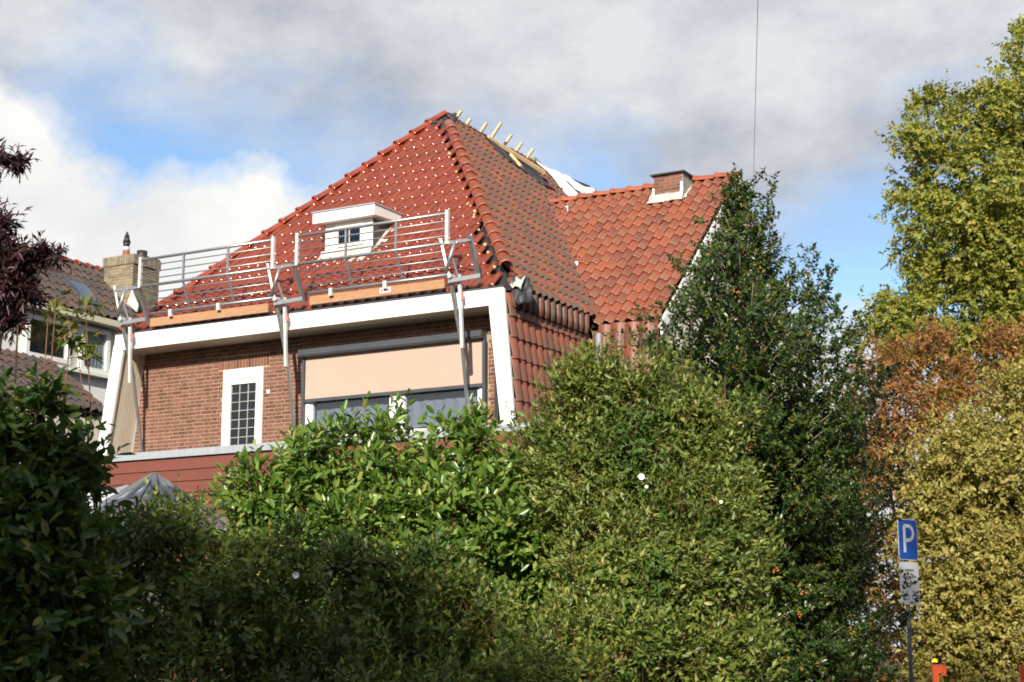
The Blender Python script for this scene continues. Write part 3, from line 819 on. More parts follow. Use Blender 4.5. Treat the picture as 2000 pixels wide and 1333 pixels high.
# hips and ridge
R0v = Vector((HX1, FY, EZ))
cap_row(roof, 'hip_tile', Vector((HX0+.0, FY+.03, EZ+.02)), PK+Vector((0, 0, .0)), .105, M['hip_new'], .36)
hipdir = (PK-R0v)
cap_row(roof, 'hip_tile', R0v+hipdir*.075+Vector((0, 0, .045)), PK-hipdir*.085+Vector((0, 0, .045)), .100, M['hip'], .34, .010)
lump = random.Random(3)
for k in range(14):    # mortar lumps under the open edge of the hip
    t_ = .1+.8*k/14+lump.uniform(-.028, .028)
    c = R0v+hipdir*t_+Vector((-.155+lump.uniform(-.05, .03), -.05, .02))
    q = MB(); r = lump.uniform(.012, .06); sx_ = lump.uniform(.5, 1.6)
    vs = []
    for a in range(5):
        for b in range(8):
            th, ph = math.pi*(a+.5)/5, 2*math.pi*b/8
            rr = r*lump.uniform(.45, 1.35)
            vs.append(c+Vector((math.sin(th)*math.cos(ph)*rr, math.sin(th)*math.sin(ph)*rr*sx_, math.cos(th)*rr*(.5+.4*sx_))))
    fs = [(a*8+b, a*8+(b+1) % 8, (a+1)*8+(b+1) % 8, (a+1)*8+b) for a in range(4) for b in range(8)]
    q.add(vs, fs+[tuple(range(8))[::-1], tuple(range(32, 40))])
    q.build('mortar_lump', M['foam'], roof, smooth=True)

def crumpled(name, P, mat, parent, nu=14, nv=8, amp=.03, seed=1, thick=.012):
    """bilinear sheet through four corners with folds"""
    a, b, c, d_ = [Vector(p) for p in P]; r = np.random.default_rng(seed)
    ph = r.uniform(0, 6.28, 8); nrm = (b-a).cross(d_-a).normalized(); V = []
    for lay in (0, 1):
        for i in range(nu+1):
            for j in range(nv+1):
                u, v = i/nu, j/nv
                p = a*(1-u)*(1-v)+b*u*(1-v)+c*u*v+d_*(1-u)*v
                h = amp*(math.sin(u*9+ph[0]+v*4)+.6*math.sin(u*17+ph[1]-v*9)+.5*math.sin(v*14+ph[2]+u*3))/2
                V.append(p+nrm*(h-lay*thick))
    n = nv+1; N = (nu+1)*n; F = []
    for i in range(nu):
        for j in range(nv):
            q = i*n+j
            F.append((q, q+n, q+n+1, q+1)); F.append((q+N, q+1+N, q+n+1+N, q+n+N))
    def rim(x, y): F.append((x, y, y+N, x+N))
    for i in range(nu): rim(i*n, (i+1)*n); rim((i+1)*n+nv, i*n+nv)
    for j in range(nv): rim(j+1, j); rim(nu*n+j, nu*n+j+1)
    o = MB(); o.add(V, F)
    return o.build(name, mat, parent, smooth=True)
def on_side(Y, zz, lift=.06):
    """a point on the main right slope"""
    t_ = (zz-EZ)/(PK.z-EZ)
    return Vector((HX1+(PK.x-HX1)*t_, Y, zz))+Vector((sx[1], 0, -sx[0]))*lift
# black underlay over the peak, along the ridge, in the stripped patch and at the hip foot
crumpled('membrane', [PK+Vector((-.07, -.30, -.22)), PK+Vector((.24, -.03, -.16)), PK+Vector((.10, .28, .10)), PK+Vector((-.10, .02, .10))], M['underlay'], roof, 10, 6, .025, 2)
crumpled('membrane', [PK+Vector((-.16, -.36, -.36)), PK+Vector((.22, -.20, -.40)), PK+Vector((.20, -.04, -.12)), PK+Vector((-.08, -.26, -.18))], M['underlay'], roof, 8, 6, .02, 3)
crumpled('membrane', [PK+Vector((.14, .2, -.06)), PK+Vector((.12, 3.4, -.05)), PK+Vector((-.05, 3.4, .08)), PK+Vector((-.05, .2, .08))], M['underlay'], roof, 30, 4, .02, 4)
crumpled('membrane', [on_side(25.3, 10.72, .075), on_side(26.7, 10.32, .075), on_side(27.05, 10.98, .075), on_side(25.4, 11.22, .075)], M['underlay'], roof, 12, 8, .025, 5)
crumpled('membrane', [R0v+Vector((.10, -.06, -.28)), R0v+Vector((.22, .22, -.22)), R0v+Vector((.12, .32, .16)), R0v+Vector((-.06, .05, .18))], M['underlay'], roof, 10, 8, .05, 6)
crumpled('mortar_smear', [R0v+Vector((-.03, -.05, .0)), R0v+Vector((.13, .0, -.02)), R0v+Vector((.12, .16, .16)), R0v+Vector((-.02, .1, .14))], M['lead'], roof, 8, 6, .05, 8)
# stripped rear part with white breathable membrane, its outer edge flapping
crumpled('membrane_sheet', [on_side(27.7, 9.9), on_side(29.55, 10.0, .02), on_side(29.5, 11.28, .05), on_side(27.6, 11.32, .08)], M['membrane_white'], roof, 14, 10, .035, 9)
crumpled('membrane_sheet', [on_side(28.6, 10.75, .16), on_side(29.5, 10.55, .10), on_side(29.6, 11.05, .22), on_side(28.5, 11.3, .06)], M['membrane_white'], roof, 10, 6, .06, 12)
MB().beam((-15.02, 29.15, 11.34), (-14.86, 29.75, 11.30), .05, .05).build('batten', M['black'], roof)
# batten ends that stick up past the ridge, in line with the far slope
for Y, ln in ((24.5, .17), (24.87, .12), (25.4, .20), (25.81, .34), (26.31, .24), (26.78, .20), (27.24, .20)):
    a = Vector((-15.10, Y, 11.19)); dd = Vector((.649, rnd.uniform(-.04, .04), .761))
    MB().beam(a, a+dd*(ln+.16), .040, .050).build('batten', M['batten'], roof)
for k in range(3):
    MB().box(-15.35, -15.0, 27.55+k*.14, 27.67+k*.14, 11.2, 11.40-.03*k).build('chimney_stub_brick', M['render'], roof)

# ---- dormer on the front slope
dm = MB().box(-15.37, -14.43, 21.0, 21.9, 7.85, 8.51)
dormer = dm.build('dormer', M['white'], house)
MB().prism([(-15.52, 20.84, 8.50), (-15.52, 20.84, 8.675), (-15.52, 21.75, 8.70), (-15.52, 21.75, 8.55)], (1.23, 0, 0)).build('dormer_roof', M['white'], dormer)
MB().box(-15.54, -14.27, 20.82, 21.75, 8.678, 8.70).build('roof_felt', M['zinc'], dormer)
MB().prism([(-14.43, 21.01, 7.9), (-14.43, 21.75, 8.49), (-14.43, 21.01, 8.49)], (.02, 0, 0)).build('cheek', M['slate'], dormer)
MB().prism([(-15.37, 21.01, 7.9), (-15.37, 21.75, 8.49), (-15.37, 21.01, 8.49)], (-.02, 0, 0)).build('cheek', M['slate'], dormer)
df = MB()
df.box(-15.16, -15.10, 20.975, 21.0, 8.08, 8.43); df.box(-14.66, -14.60, 20.975, 21.0, 8.08, 8.43); df.box(-15.10, -14.66, 20.975, 21.0, 8.38, 8.43); df.box(-15.10, -14.66, 20.97, 21.0, 8.08, 8.14)
dwin = df.build('dormer_window', M['white'], dormer)
for a, b in ((-15.10, -14.885), (-14.875, -14.66)):
    for c, d_ in ((8.14, 8.26), (8.268, 8.38)):
        MB().box(a, b, 20.992, 20.996, c, d_).build('pane', M['glass_dark'], dwin)
MB().box(-15.10, -14.66, 20.982, 20.997, 8.26, 8.268).build('glazing_bar', M['white'], dwin)
MB().box(-14.885, -14.875, 20.982, 20.997, 8.14, 8.38).build('glazing_bar', M['white'], dwin)
# dressed lead apron with a scalloped lower edge
ap = []; n = 36
for r_, (zz, yy) in enumerate(((8.06, 20.985), (7.98, 20.96), (7.86, 20.885), (7.76, 20.79))):
    for k in range(n+1):
        u = k/n; xs = .10 + (.10 if r_ > 1 else .02)
        x = -15.42 + u*(1.02)
        dz = (.028*abs(math.sin(u*math.pi*5.2)) if r_ == 3 else 0)+(0.012*math.sin(u*32) if r_ >= 2 else 0)
        ap.append((x + (-.06 if r_ > 1 else 0)*(1-u*1.1), yy-.03-(.008*math.sin(u*31) if r_ > 1 else 0), zz-.02+dz))
a_ = MB(); a_.add(ap, [(r_*(n+1)+k, r_*(n+1)+k+1, (r_+1)*(n+1)+k+1, (r_+1)*(n+1)+k) for r_ in range(3) for k in range(n)])
a_.build('lead_apron', M['lead'], dormer, smooth=True)
crumpled('lead_soaker', [(-14.41, 20.97, 7.97), (-14.26, 20.97, 7.93), (-14.24, 21.72, 8.72), (-14.41, 21.72, 8.72)], M['lead'], dormer, 8, 3, .01, 5)

# ---- side wing with gable
WX1 = -10.02
WO = Vector((0, 22.52, 6.67)); WRY = WO.y + (WZR-WO.z)/WPT
wg = MB()
wg.add([(-14.2, WO.y+.06, WO.z-.03), (WX1-.10, WO.y+.06, WO.z-.03), (WX1-.10, WRY, WZR-.06), (-14.2, WRY, WZR-.06), (-14.2, 2*WRY-WO.y, WO.z-.03), (WX1-.10, 2*WRY-WO.y, WO.z-.03)],
       [(0,1,2,3), (3,2,5,4), (0,4,5,1), (1,5,2), (0,3,4)])
wing = wg.build('wing_roof', M['underlay'], house)
ey_w = (0, math.cos(math.radians(43)), math.sin(math.radians(43)))
wl_len = (WZR-WO.z)/math.sin(math.radians(43))
def fb_wing(y):
    zz = WO.z + y*ey_w[2]
    xv = HX1 + (zz-EZ)/(PK.z-EZ)*(PK.x-HX1)
    return (xv-(-14.5)-.06, WX1+14.5+.0)
lay_tiles(wing, 'wing_tile', tile_geo(.195, .335, 'S'), M['orange'], (-14.5, WO.y-.03, WO.z-.01), (1,0,0), ey_w, .195, wl_len/16, 16, fb_wing, 300,
          skip=lambda c: -11.50 < c[0] < -10.88 and c[1] > 25.42, jit=.010)
cap_row(wing, 'ridge_tile', (-13.85, WRY, WZR-.035), (-11.5, WRY, WZR-.035), .115, M['hip'], .33, .014)
cap_row(wing, 'ridge_tile', (-10.86, WRY, WZR-.035), (WX1, WRY, WZR-.035), .115, M['hip'], .33, .014)
# lower steep tiles of the wing, its gable wall and verge boards
wst = MB().box(-11.05, WX1, 22.56, 22.62, 4.4, 6.6).build('wing_flank', M['underlay'], house)
lay_tiles(wst, 'wing_tile', tile_geo(.245, .40, 'roll'), M['steep'], (-11.12, 22.30, 4.2), (1,0,0), (0, .07, 1), .245, .34, 7, lambda y: (.03, 1.08), 300, jit=.01)
gb = MB()
gb.prism([(WX1-.30, WO.y+.15, 0), (WX1-.30, WO.y+.15, WO.z), (WX1-.30, WRY, WZR-.12), (WX1-.30, 2*WRY-WO.y-.15, WO.z), (WX1-.30, 2*WRY-WO.y-.15, 0)], (.24, 0, 0))
gb.build('gable_wall', M['gable'], house)
MB().box(-11.3, WX1-.32, 22.66, 29.0, 0, 6.6).build('wing_body', M['brick'], house)
for s_ in (-1, 1):
    vb = MB()
    yb, zb = WRY + s_*(WRY-WO.y+.08), WO.z-.08
    vb.prism([(WX1+.005, WRY, WZR-.02), (WX1+.005, yb, zb), (WX1+.005, yb-s_*.02, zb-.20), (WX1+.005, WRY, WZR-.24)], (.035, 0, 0))
    vb.build('verge_board', M['white'], house)
    vb = MB(); vb.prism([(WX1-.06, WRY, WZR-.10), (WX1-.06, yb, zb-.06), (WX1+.0, yb, zb-.06), (WX1+.0, WRY, WZR-.10)], (0, 0, -.03)); vb.build('verge_soffit', M['cream'], house)
MB().tube((-11.02, 22.32, 3.0), (-11.02, 22.32, 6.48), .045, seg=10).build('downpipe', M['zinc'], house, smooth=True)

# ---- wing chimney
cx0, cx1, cy0, cy1, cz0, cz1 = -11.47, -10.92, 25.54, 26.16, 9.2, 9.94
chim = MB().box(cx0+.006, cx1-.006, cy0+.006, cy1, cz0, cz1).build('chimney', M['chimmortar'], house)
z = cz0; row = 0
while z+.052 < cz1+.01:
    x = cx0 - (.105 if row % 2 else 0)
    while x < cx1-.01:
        a, b = max(x, cx0), min(x+.205, cx1)
        if b-a > .03:
            brick_object('brick', a, b, z, z+.052, cy0+.006, M['chimbrick'], chim, .007)
        x += .216
    z += .063; row += 1
MB().box(cx1-.005, cx1+.012, cy0+.01, cy1+.01, cz0, cz1-.002).build('side_render', M['render'], chim)
MB().box(cx0-.05, cx1+.06, cy0-.055, cy1+.05, cz1, cz1+.028).build('cap_slab', M['black'], chim)
fl_ = []
crumpled('lead_flashing', [(cx0-.07, cy0-.20, 9.40), (cx1+.07, cy0-.20, 9.40), (cx1+.02, cy0-.014, 9.60), (cx0-.02, cy0-.014, 9.60)], M['lead'], chim, 16, 4, .012, 3)
crumpled('lead_flashing', [(cx1+.016, cy0-.06, 9.45), (cx1+.17, cy0-.02, 9.50), (cx1+.15, cy1-.1, 9.98), (cx1+.016, cy1-.1, 9.92)], M['lead'], chim, 10, 4, .012, 4)
crumpled('lead_flashing', [(cx0-.12, cy0-.06, 9.50), (cx0-.01, cy0-.06, 9.48), (cx0-.012, cy1-.25, 9.90), (cx0-.09, cy1-.25, 9.90)], M['lead'], chim, 8, 3, .012, 5)
MB().prism([(cx1-.05, cy0-.012, 9.50), (cx1+.02, cy0-.012, 9.50), (cx1+.02, cy0-.012, 9.76), (cx1-.03, cy0-.012, 9.78), (cx1-.035, cy0-.012, 9.62)], (0, -.008, 0)).build('lead_flashing', M['membrane_white'], chim)
MB().prism([(cx0-.03, cy0-.012, 9.47), (cx0+.015, cy0-.012, 9.50), (cx0+.012, cy0-.012, 9.72), (cx0-.02, cy0-.012, 9.72)], (0, -.008, 0)).build('lead_flashing', M['membrane_white'], chim)
# scraps of lead in the valley
for (dx, zz, s_) in ((0.0, 9.30, .10), (.02, 8.05, .10), (.05, 7.05, .07), (.3, 9.58, .1)):
    xv = HX1 + (zz-EZ)/(PK.z-EZ)*(PK.x-HX1)+dx; yv = WO.y+(zz-WO.z)/WPT
    crumpled('valley_lead', [(xv-.03, yv-.06, zz-.08), (xv+.06, yv-.06, zz-.05), (xv+.03, yv, zz+s_), (xv-.05, yv+.02, zz+s_)], M['membrane_white'], wing, 4, 4, .02, int(zz*10))

# ------------------------------------------------------------------ edge protection on the eaves
def make_bracket():
    root = thing('guardrail_bracket', (-12.05, 19.75, 5.9), 'x', 'bracket')
    q = MB(); q.beam((-12.28, 19.62, 7.48), (-11.74, 19.62, 7.485), .035, .05); q.build('arm', M['steel'], root)
    q = MB(); q.beam((-12.15, 19.66, 6.915), (-11.64, 19.72, 6.955), .035, .06); q.build('arm', M['steel'], root)
    q = MB(); q.beam((-11.755, 19.60, 7.54), (-11.83, 20.06, 6.86), .05, .06, (1,0,0)); q.build('leg', M['steel'], root)
    q = MB(); q.tube((-12.00, 19.60, 7.50), (-12.17, 19.60, 7.02), .026, seg=10); q.build('brace', M['steel'], root, smooth=True)
    q = MB(); q.beam((-12.26, 19.61, 7.56), (-12.14, 19.66, 6.98), .022, .03); q.build('brace', M['steel'], root)
    q = MB(); q.beam((-12.08, 19.65, 7.25), (-12.02, 19.75, 6.93), .022, .03); q.build('brace', M['steel'], root)
    q = MB(); q.beam((-12.02, 19.76, 7.02), (-11.975, 19.78, 5.92), .045, .045, (0,1,0)); q.build('clamp_post', M['steelwhite'], root)
    q = MB(); q.beam((-12.14, 19.68, 7.02), (-12.13, 20.02, 6.05), .045, .05, (1,0,0)); q.beam((-12.13, 20.02, 6.05), (-12.24, 20.44, 4.80), .035, .042, (1,0,0)); q.build('strut', M['steel'], root)
    q = MB(); q.beam((-11.995, 19.77, 6.76), (-11.985, 19.775, 6.63), .051, .051, (0,1,0)); q.build('tape_band', M['pink'], root)
    q = MB(); q.tube((-12.1, 19.60, 6.98), (-12.1, 19.72, 6.98), .035, seg=10); q.build('knob', M['steelwhite'], root)
    return root
def make_panel():
    root = thing('roof_guardrail', (-13.5, 19.65, 7.0), 'x', 'guardrail')
    xa, xb = -14.88, -12.14
    yt, ym, yb = 19.60, 19.60, 19.76; zt, zm, zb = 7.93, 7.48, 7.04
    MB().tube((xa, yt, zt), (xb, yt, zt), .024, seg=10).build('top_rail', M['steel'], root, smooth=True)
    MB().tube((xa-.02, ym, zm), (xb-.10, ym, zm), .024, seg=10).build('middle_rail', M['steel'], root, smooth=True)
    MB().tube((xa+.12, yb, zb), (xb-.03, yb, zb), .024, seg=10).build('bottom_rail', M['steel'], root, smooth=True)
    for k in range(1, 4):
        z = zm+(zt-zm)*k/4
        MB().tube((xa, yt, z), (xb, yt, z), .010, seg=6).build('wire_rail', M['steel'], root, smooth=True)
        z = zb+(zm-zb)*k/4; y = yb+(ym-yb)*k/4
        MB().tube((xa+.09-.03*k, y, z), (xb-.05, y, z), .010, seg=6).build('wire_rail', M['steel'], root, smooth=True)
    for i, x in enumerate((xa, xa+.92, xa+1.84, xb)):
        end = i in (0, 3)
        q = MB(); q.beam((x, yt, zm-.02), (x, yt, zt+.02 if not end else zt+.05), .05 if end else .03, .05 if end else .03, (1,0,0))
        q.build('post', M['steelwhite'] if end else M['steel'], root)
        if not end:
            MB().beam((x, ym, zm), (x+.03, yb, zb), .03, .025, (1,0,0)).build('post', M['steel'], root)
    for k in (.55, 1.55):
        MB().box(xa+k-.03, xa+k+.03, yb-.03, yb+.03, zb-.09, zb+.03).build('clip', M['steelwhite'], root)
    return root
b0 = make_bracket()
tag(b0, 'steel roof edge bracket by the dark hip foot, its strut crossing the peach screen', 'bracket', 'guardrail brackets')
b1 = copy_tree(b0, None, (-3.2, 0, 0))
tag(b1, 'steel roof edge bracket between the two guardrail panels', 'bracket', 'guardrail brackets')
b2 = copy_tree(b0, None, (-6.4, 0, 0))
tag(b2, 'steel roof edge bracket beside the cream boarded reveal and grey neighbouring roof', 'bracket', 'guardrail brackets')
g0 = make_panel()
tag(g0, 'galvanised guardrail panel in front of the small white dormer', 'guardrail', 'guardrail panels')
g1 = copy_tree(g0, None, (-3.21, 0, 0))
tag(g1, 'galvanised guardrail panel against the sky beside the yellow chimney', 'guardrail', 'guardrail panels')
tb = thing('toe_board', (-13.5, 19.82, 6.86), 'bare timber toe board with a red and white label, below dormer', 'board', 'toe boards')
MB().box(-14.77, -12.31, 19.80, 19.835, 6.86, 7.00).build('plank', M['plank'], tb)
lb = MB().box(-13.46, -13.24, 19.792, 19.798, 6.875, 6.985).build('label', M['pink'], tb)
MB().box(-13.45, -13.25, 19.788, 19.791, 6.90, 6.975).build('label_field', M['label_white'], lb)
for k in range(3):
    MB().box(-13.43+k*.055, -13.39+k*.055, 19.785, 19.7875, 6.915, 6.955).build('label_print', M['pink'], lb)
tb = thing('toe_board', (-16.8, 19.82, 6.82), 'plain bare timber toe board without a label, along the eaves', 'board', 'toe boards')
MB().box(-18.02, -15.58, 19.80, 19.835, 6.835, 6.975).build('plank', M['plank'], tb)
# planks lying on the stripped patch
o = MB().beam((-14.85, 25.42, 11.19), (-14.39, 26.84, 10.79), .09, .06, (.7, 0, .7)).build('wooden_plank', M['batten'])
tag(o, 'long pale plank lying loose across the black patch below the ridge', 'plank', 'loose planks')
o = MB().beam((-14.66, 25.98, 10.97), (-14.37, 25.86, 10.66), .06, .045, (.7, 0, .7)).build('wooden_plank', M['batten'])
tag(o, 'short pale batten lying on old tiles below the long plank', 'plank', 'loose planks')

# ------------------------------------------------------------------ neighbouring house
NX, NRX, NGZ, NRZ = -23.9, -25.5, 8.50, 9.95
nb_ = thing('neighbour_house', (-26.0, 25.0, 0), 'white house with grey tiled roof, skylight and yellow brick chimney beyond the brick house', 'house')
MB().box(-27.2, -24.05, 21.0, 28.5, 0, 8.35).build('house_body', M['white'], nb_)
m = MB(); m.add([(NX+.1, 20.6, NGZ-.05), (NX+.1, 27.2, NGZ-.05), (NRX, 27.2, NRZ-.06), (NRX, 20.6, NRZ-.06), (-27.3, 20.6, NGZ-.1), (-27.3, 27.2, NGZ-.1)], [(0,1,2,3), (3,2,5,4), (0,4,5,1), (1,5,2), (0,3,4)])
nroof = m.build('roof', M['underlay'], nb_)
nl = math.hypot(NX-NRX, NRZ-NGZ); ney = ((NRX-NX)/nl, 0, (NRZ-NGZ)/nl)
lay_tiles(nroof, 'roof_tile', tile_geo(.21, .36, 'S'), M['greytile'], (NX+.12, 20.6, NGZ-.02), (0,1,0), ney, .21, .31, 7, lambda y: (0, 6.6), 300, skip=lambda c: 24.42 < c[1] < 24.98 and 8.66 < c[2] < 9.26, jit=.01)
cap_row(nroof, 'ridge_tile', (NRX, 20.6, NRZ+.02), (NRX, 27.2, NRZ+.02), .11, M['hip'], .33, .014)
# skylight
sk = MB()
def nrp(Y, t_, lift): return (NX+(NRX-NX)*t_+lift*.67, Y, NGZ+(NRZ-NGZ)*t_+lift*.74)
sk.prism([nrp(24.38, .12, .05), nrp(25.02, .12, .05), nrp(25.02, .54, .05), nrp(24.38, .54, .05)], (.05, 0, .055))
sky_w = sk.build('skylight', M['charcoal'], nb_)
MB().prism([nrp(24.46, .18, .13), nrp(24.94, .18, .13), nrp(24.94, .48, .13), nrp(24.46, .48, .13)], (.006, 0, .006)).build('pane', M['glass'], sky_w)
MB().prism([nrp(24.46, .18, .115), nrp(24.94, .18, .115), nrp(24.94, .48, .115), nrp(24.46, .48, .115)], (.004, 0, .004)).build('blind', M['netcurtain'], sky_w)
# gutter, fascia and two dormer windows in the white wall
MB().box(-24.06, -23.70, 21.0, 27.0, NGZ-.19, NGZ-.06).build('gutter', M['cream'], nb_)
for (y0, y1, z0, z1, cu) in ((22.75, 23.98, 7.36, 8.22, False), (24.28, 25.12, 7.30, 8.24, True)):
    f_ = MB()
    for a, b, c, d_ in ((y0, y0+.10, z0, z1), (y1-.10, y1, z0, z1), (y0+.10, y1-.10, z0, z0+.09), (y0+.10, y1-.10, z1-.09, z1)):
        f_.box(-24.05, -23.93, a, b, c, d_)
    w_ = f_.build('window', M['white'], nb_)
    MB().box(-23.99, -23.985, y0+.10, y1-.10, z0+.09, z1-.09).build('pane', M['glass'], w_)
    if cu:
        c_ = MB(); n = 18
        for k in range(n):
            a, b = y0+.1+(y1-y0-.2)*k/n, y0+.1+(y1-y0-.2)*(k+1)/n
            c_.quad((-24.03+.01*math.sin(k*2.2), a, z0+.09), (-24.03+.01*math.sin((k+1)*2.2), b, z0+.09), (-24.03+.01*math.sin((k+1)*2.2), b, z1-.09), (-24.03+.01*math.sin(k*2.2), a, z1-.09))
        c_.build('curtain', M['netcurtain'], w_, smooth=True)
    else:
        MB().box(-24.046, -24.03, y0+.10, y1-.10, z0+.09, z1-.09).build('dark_room', M['dark'], w_)
MB().box(-24.05, -23.88, 22.6, 25.3, 7.22, 7.29).build('sill', M['white'], nb_)
# lower roof in front of the white wall
m = MB(); m.add([(-22.2, 20.2, 6.1), (-22.2, 23.4, 6.1), (-24.0, 23.4, 7.35), (-24.0, 20.2, 7.35), (-24.0, 20.2, 5.9), (-24.0, 23.4, 5.9)], [(0,1,2,3), (0,3,4), (1,5,2), (0,4,5,1), (3,2,5,4)])
lr = m.build('lower_roof', M['underlay'], nb_)
lay_tiles(lr, 'roof_tile', tile_geo(.21, .36, 'S'), M['greytile'], (-22.18, 20.2, 6.13), (0,1,0), (-.82, 0, .57), .21, .31, 7, lambda y: (0, 3.2), 200, jit=.01)
MB().box(-23.9, -22.3, 20.4, 23.2, 0, 6.0).build('lower_wall', M['gable'], nb_)
# yellow brick chimney
y0, y1, x0, x1, z0, z1 = 26.0, 26.85, -25.07, -24.22, 8.6, 10.17
nch = MB().box(x0+.006, x1-.006, y0+.006, y1-.006, z0, z1).build('chimney', M['chimmortar'], nb_)
z = z0; row = 0
fld = MB()
while z+.055 < z1-.22:
    x = x0-(.11 if row % 2 else 0)
    while x < x1-.01:
        a, b = max(x, x0), min(x+.21, x1)
        if b-a > .03:
            brick_object('brick', a, b, z, z+.053, y0+.006, M['yellowbrick'], nch, .007) if z > 9.2 else brick_island(fld, a, b, z, z+.053, y0+.006)
        x += .221
    z += .064; row += 1
stuff(fld.build('brick_field', M['yellowbrick'], nch, recalc=False))
hd = MB()
for k in range(13):
    a = x0-.03+k*.0705
    brick_object('brick', a, a+.06, z1-.21, z1, y0-.02, M['yellowbrick'], nch, .01)
MB().box(x0-.03, x1+.03, y0-.012, y1+.02, z1-.22, z1-.001).build('chimney_head', M['chimmortar'], nch)
for k in range(11):
    a = y0+k*.0745
    MB().box(x1+.03, x1+.036, a, a+.062, z1-.21, z1-.004).build('brick', M['yellowbrick'], nch)
sd = MB(); z = z0; row = 0
while z+.055 < z1-.23:
    yv = y0-(.11 if row % 2 else 0)
    while yv < y1-.01:
        a, b = max(yv, y0+.004), min(yv+.21, y1)
        if b-a > .03:
            sd.box(x1-.006, x1+.004, a, b, z, z+.053)
        yv += .221
    z += .064; row += 1
stuff(sd.build('brick_field', M['yellowbrick'], nch))
MB().tube((-24.72, 26.3, 10.16), (-24.72, 26.3, 10.36), .095, .08, 12).build('chimney_pot', M['clay'], nch, smooth=True)
q = MB(); q.tube((-24.72, 26.3, 10.36), (-24.72, 26.3, 10.45), .075, .075, 12); q.build('flue_collar', M['steelwhite'], nch, smooth=True)
q = MB(); q.tube((-24.72, 26.3, 10.45), (-24.72, 26.3, 10.55), .06, .085, 12); q.tube((-24.72, 26.3, 10.56), (-24.72, 26.3, 10.68), .09, .05, 12); q.tube((-24.72, 26.3, 10.68), (-24.72, 26.3, 10.80), .06, .015, 12)
q.build('flue_cowl', M['black'], nch, smooth=True)
q = MB(); q.tube((-24.48, 26.55, 10.16), (-24.48, 26.55, 10.38), .12, .12, 12); q.build('flue_pipe', M['black'], nch, smooth=True)
MB().box(-24.75, -24.2, 26.35, 26.84, 10.171, 10.20).build('flue_base', M['black'], nch)
crumpled('lead_flashing', [(x1-.02, y0-.12, 9.02), (x1+.22, y0-.05, 8.82), (x1+.2, y0+.02, 9.0), (x1, y0-.01, 9.4)], M['lead'], nch, 6, 4, .02, 2)

# ------------------------------------------------------------------ foliage
def ellipsoid_points(blobs, n, r, lump=.20, freq=6.0, shell=.13, floor=.15, inner=.38, cull=.70, wildout=.06):
    """points near the lumpy surface of a set of ellipsoids, with outward directions; few on the side away from the camera"""
    B_ = np.array(blobs); area = B_[:, 3]*B_[:, 5] + B_[:, 4]*B_[:, 5] + B_[:, 3]*B_[:, 4]
    P, N_ = [], []; got = 0
    ph = r.uniform(0, 6.28, (6,))
    while got < n:
        k = r.choice(len(B_), size=n*2, p=area/area.sum())
        d_ = r.normal(size=(n*2, 3)); d_ /= np.linalg.norm(d_, axis=1)[:, None]
        C_ = B_[k, :3]; R_ = B_[k, 3:]
        f = 1 + lump*(np.sin(d_[:, 0]*freq+ph[0]+C_[:, 0]*3)+np.sin(d_[:, 1]*freq+ph[1]+C_[:, 1]*5)+np.sin(d_[:, 2]*freq*1.2+ph[2]+C_[:, 2]*4))/1.8
        rad = 1-np.abs(r.normal(0, shell, n*2))
        inn = r.random(n*2) < inner
        rad[inn] *= r.uniform(.35, 1, inn.sum())
        far = r.random(n*2) < wildout
        rad[far] = r.uniform(1.0, 1.22, far.sum())
        p = C_ + d_*R_*(f*rad)[:, None]
        nn = d_/R_; nn /= np.linalg.norm(nn, axis=1)[:, None]
        keep = p[:, 2] > floor
        tocam = CAM-p; tocam /= np.linalg.norm(tocam, axis=1)[:, None]
        away = (nn*tocam).sum(1)
        keep &= (away > -.35) | (r.random(n*2) < .25)
        # drop what is deep inside another ellipsoid
        ins = np.zeros(n*2, bool)
        for b in B_:
            q = (p-b[:3])/b[3:]
            ins |= ((q**2).sum(1) < cull*cull)
        keep &= ~ins | (r.random(n*2) < .12)
        P.append(p[keep]); N_.append(nn[keep]); got += keep.sum()
    return np.concatenate(P)[:n], np.concatenate(N_)[:n]

def clump_points(blobs, n, r, nc, rc, fill=.28, **kw):
    """shoots gathered in clumps that stand proud of the crown's surface, dark hollows between them; the rest fills the inside"""
    kc = dict(kw); kc.update(inner=.04, shell=.07, wildout=.10)
    C_, N0 = ellipsoid_points(blobs, nc, r, **kc)
    m_ = int(n*(1-fill)); k = r.integers(0, nc, m_)
    R_ = rc*r.lognormal(0, .28, nc)
    d_ = unit(N0[k]*.85 + np.array([0, 0, .25]) + unit(r.normal(size=(m_, 3)))*1.05)
    P1 = C_[k] + d_*(R_[k]*r.uniform(.35, 1.05, m_)**.7)[:, None]
    N1 = unit(d_*.8 + N0[k]*.5)
    P2, N2 = ellipsoid_points(blobs, n-m_, r, **{**kw, 'inner': .8, 'wildout': 0.0})
    ok = P1[:, 2] > .12
    return np.concatenate([P1[ok], P2]), np.concatenate([N1[ok], N2])
def unit(a): return a/np.maximum(np.linalg.norm(a, axis=1), 1e-6)[:, None]

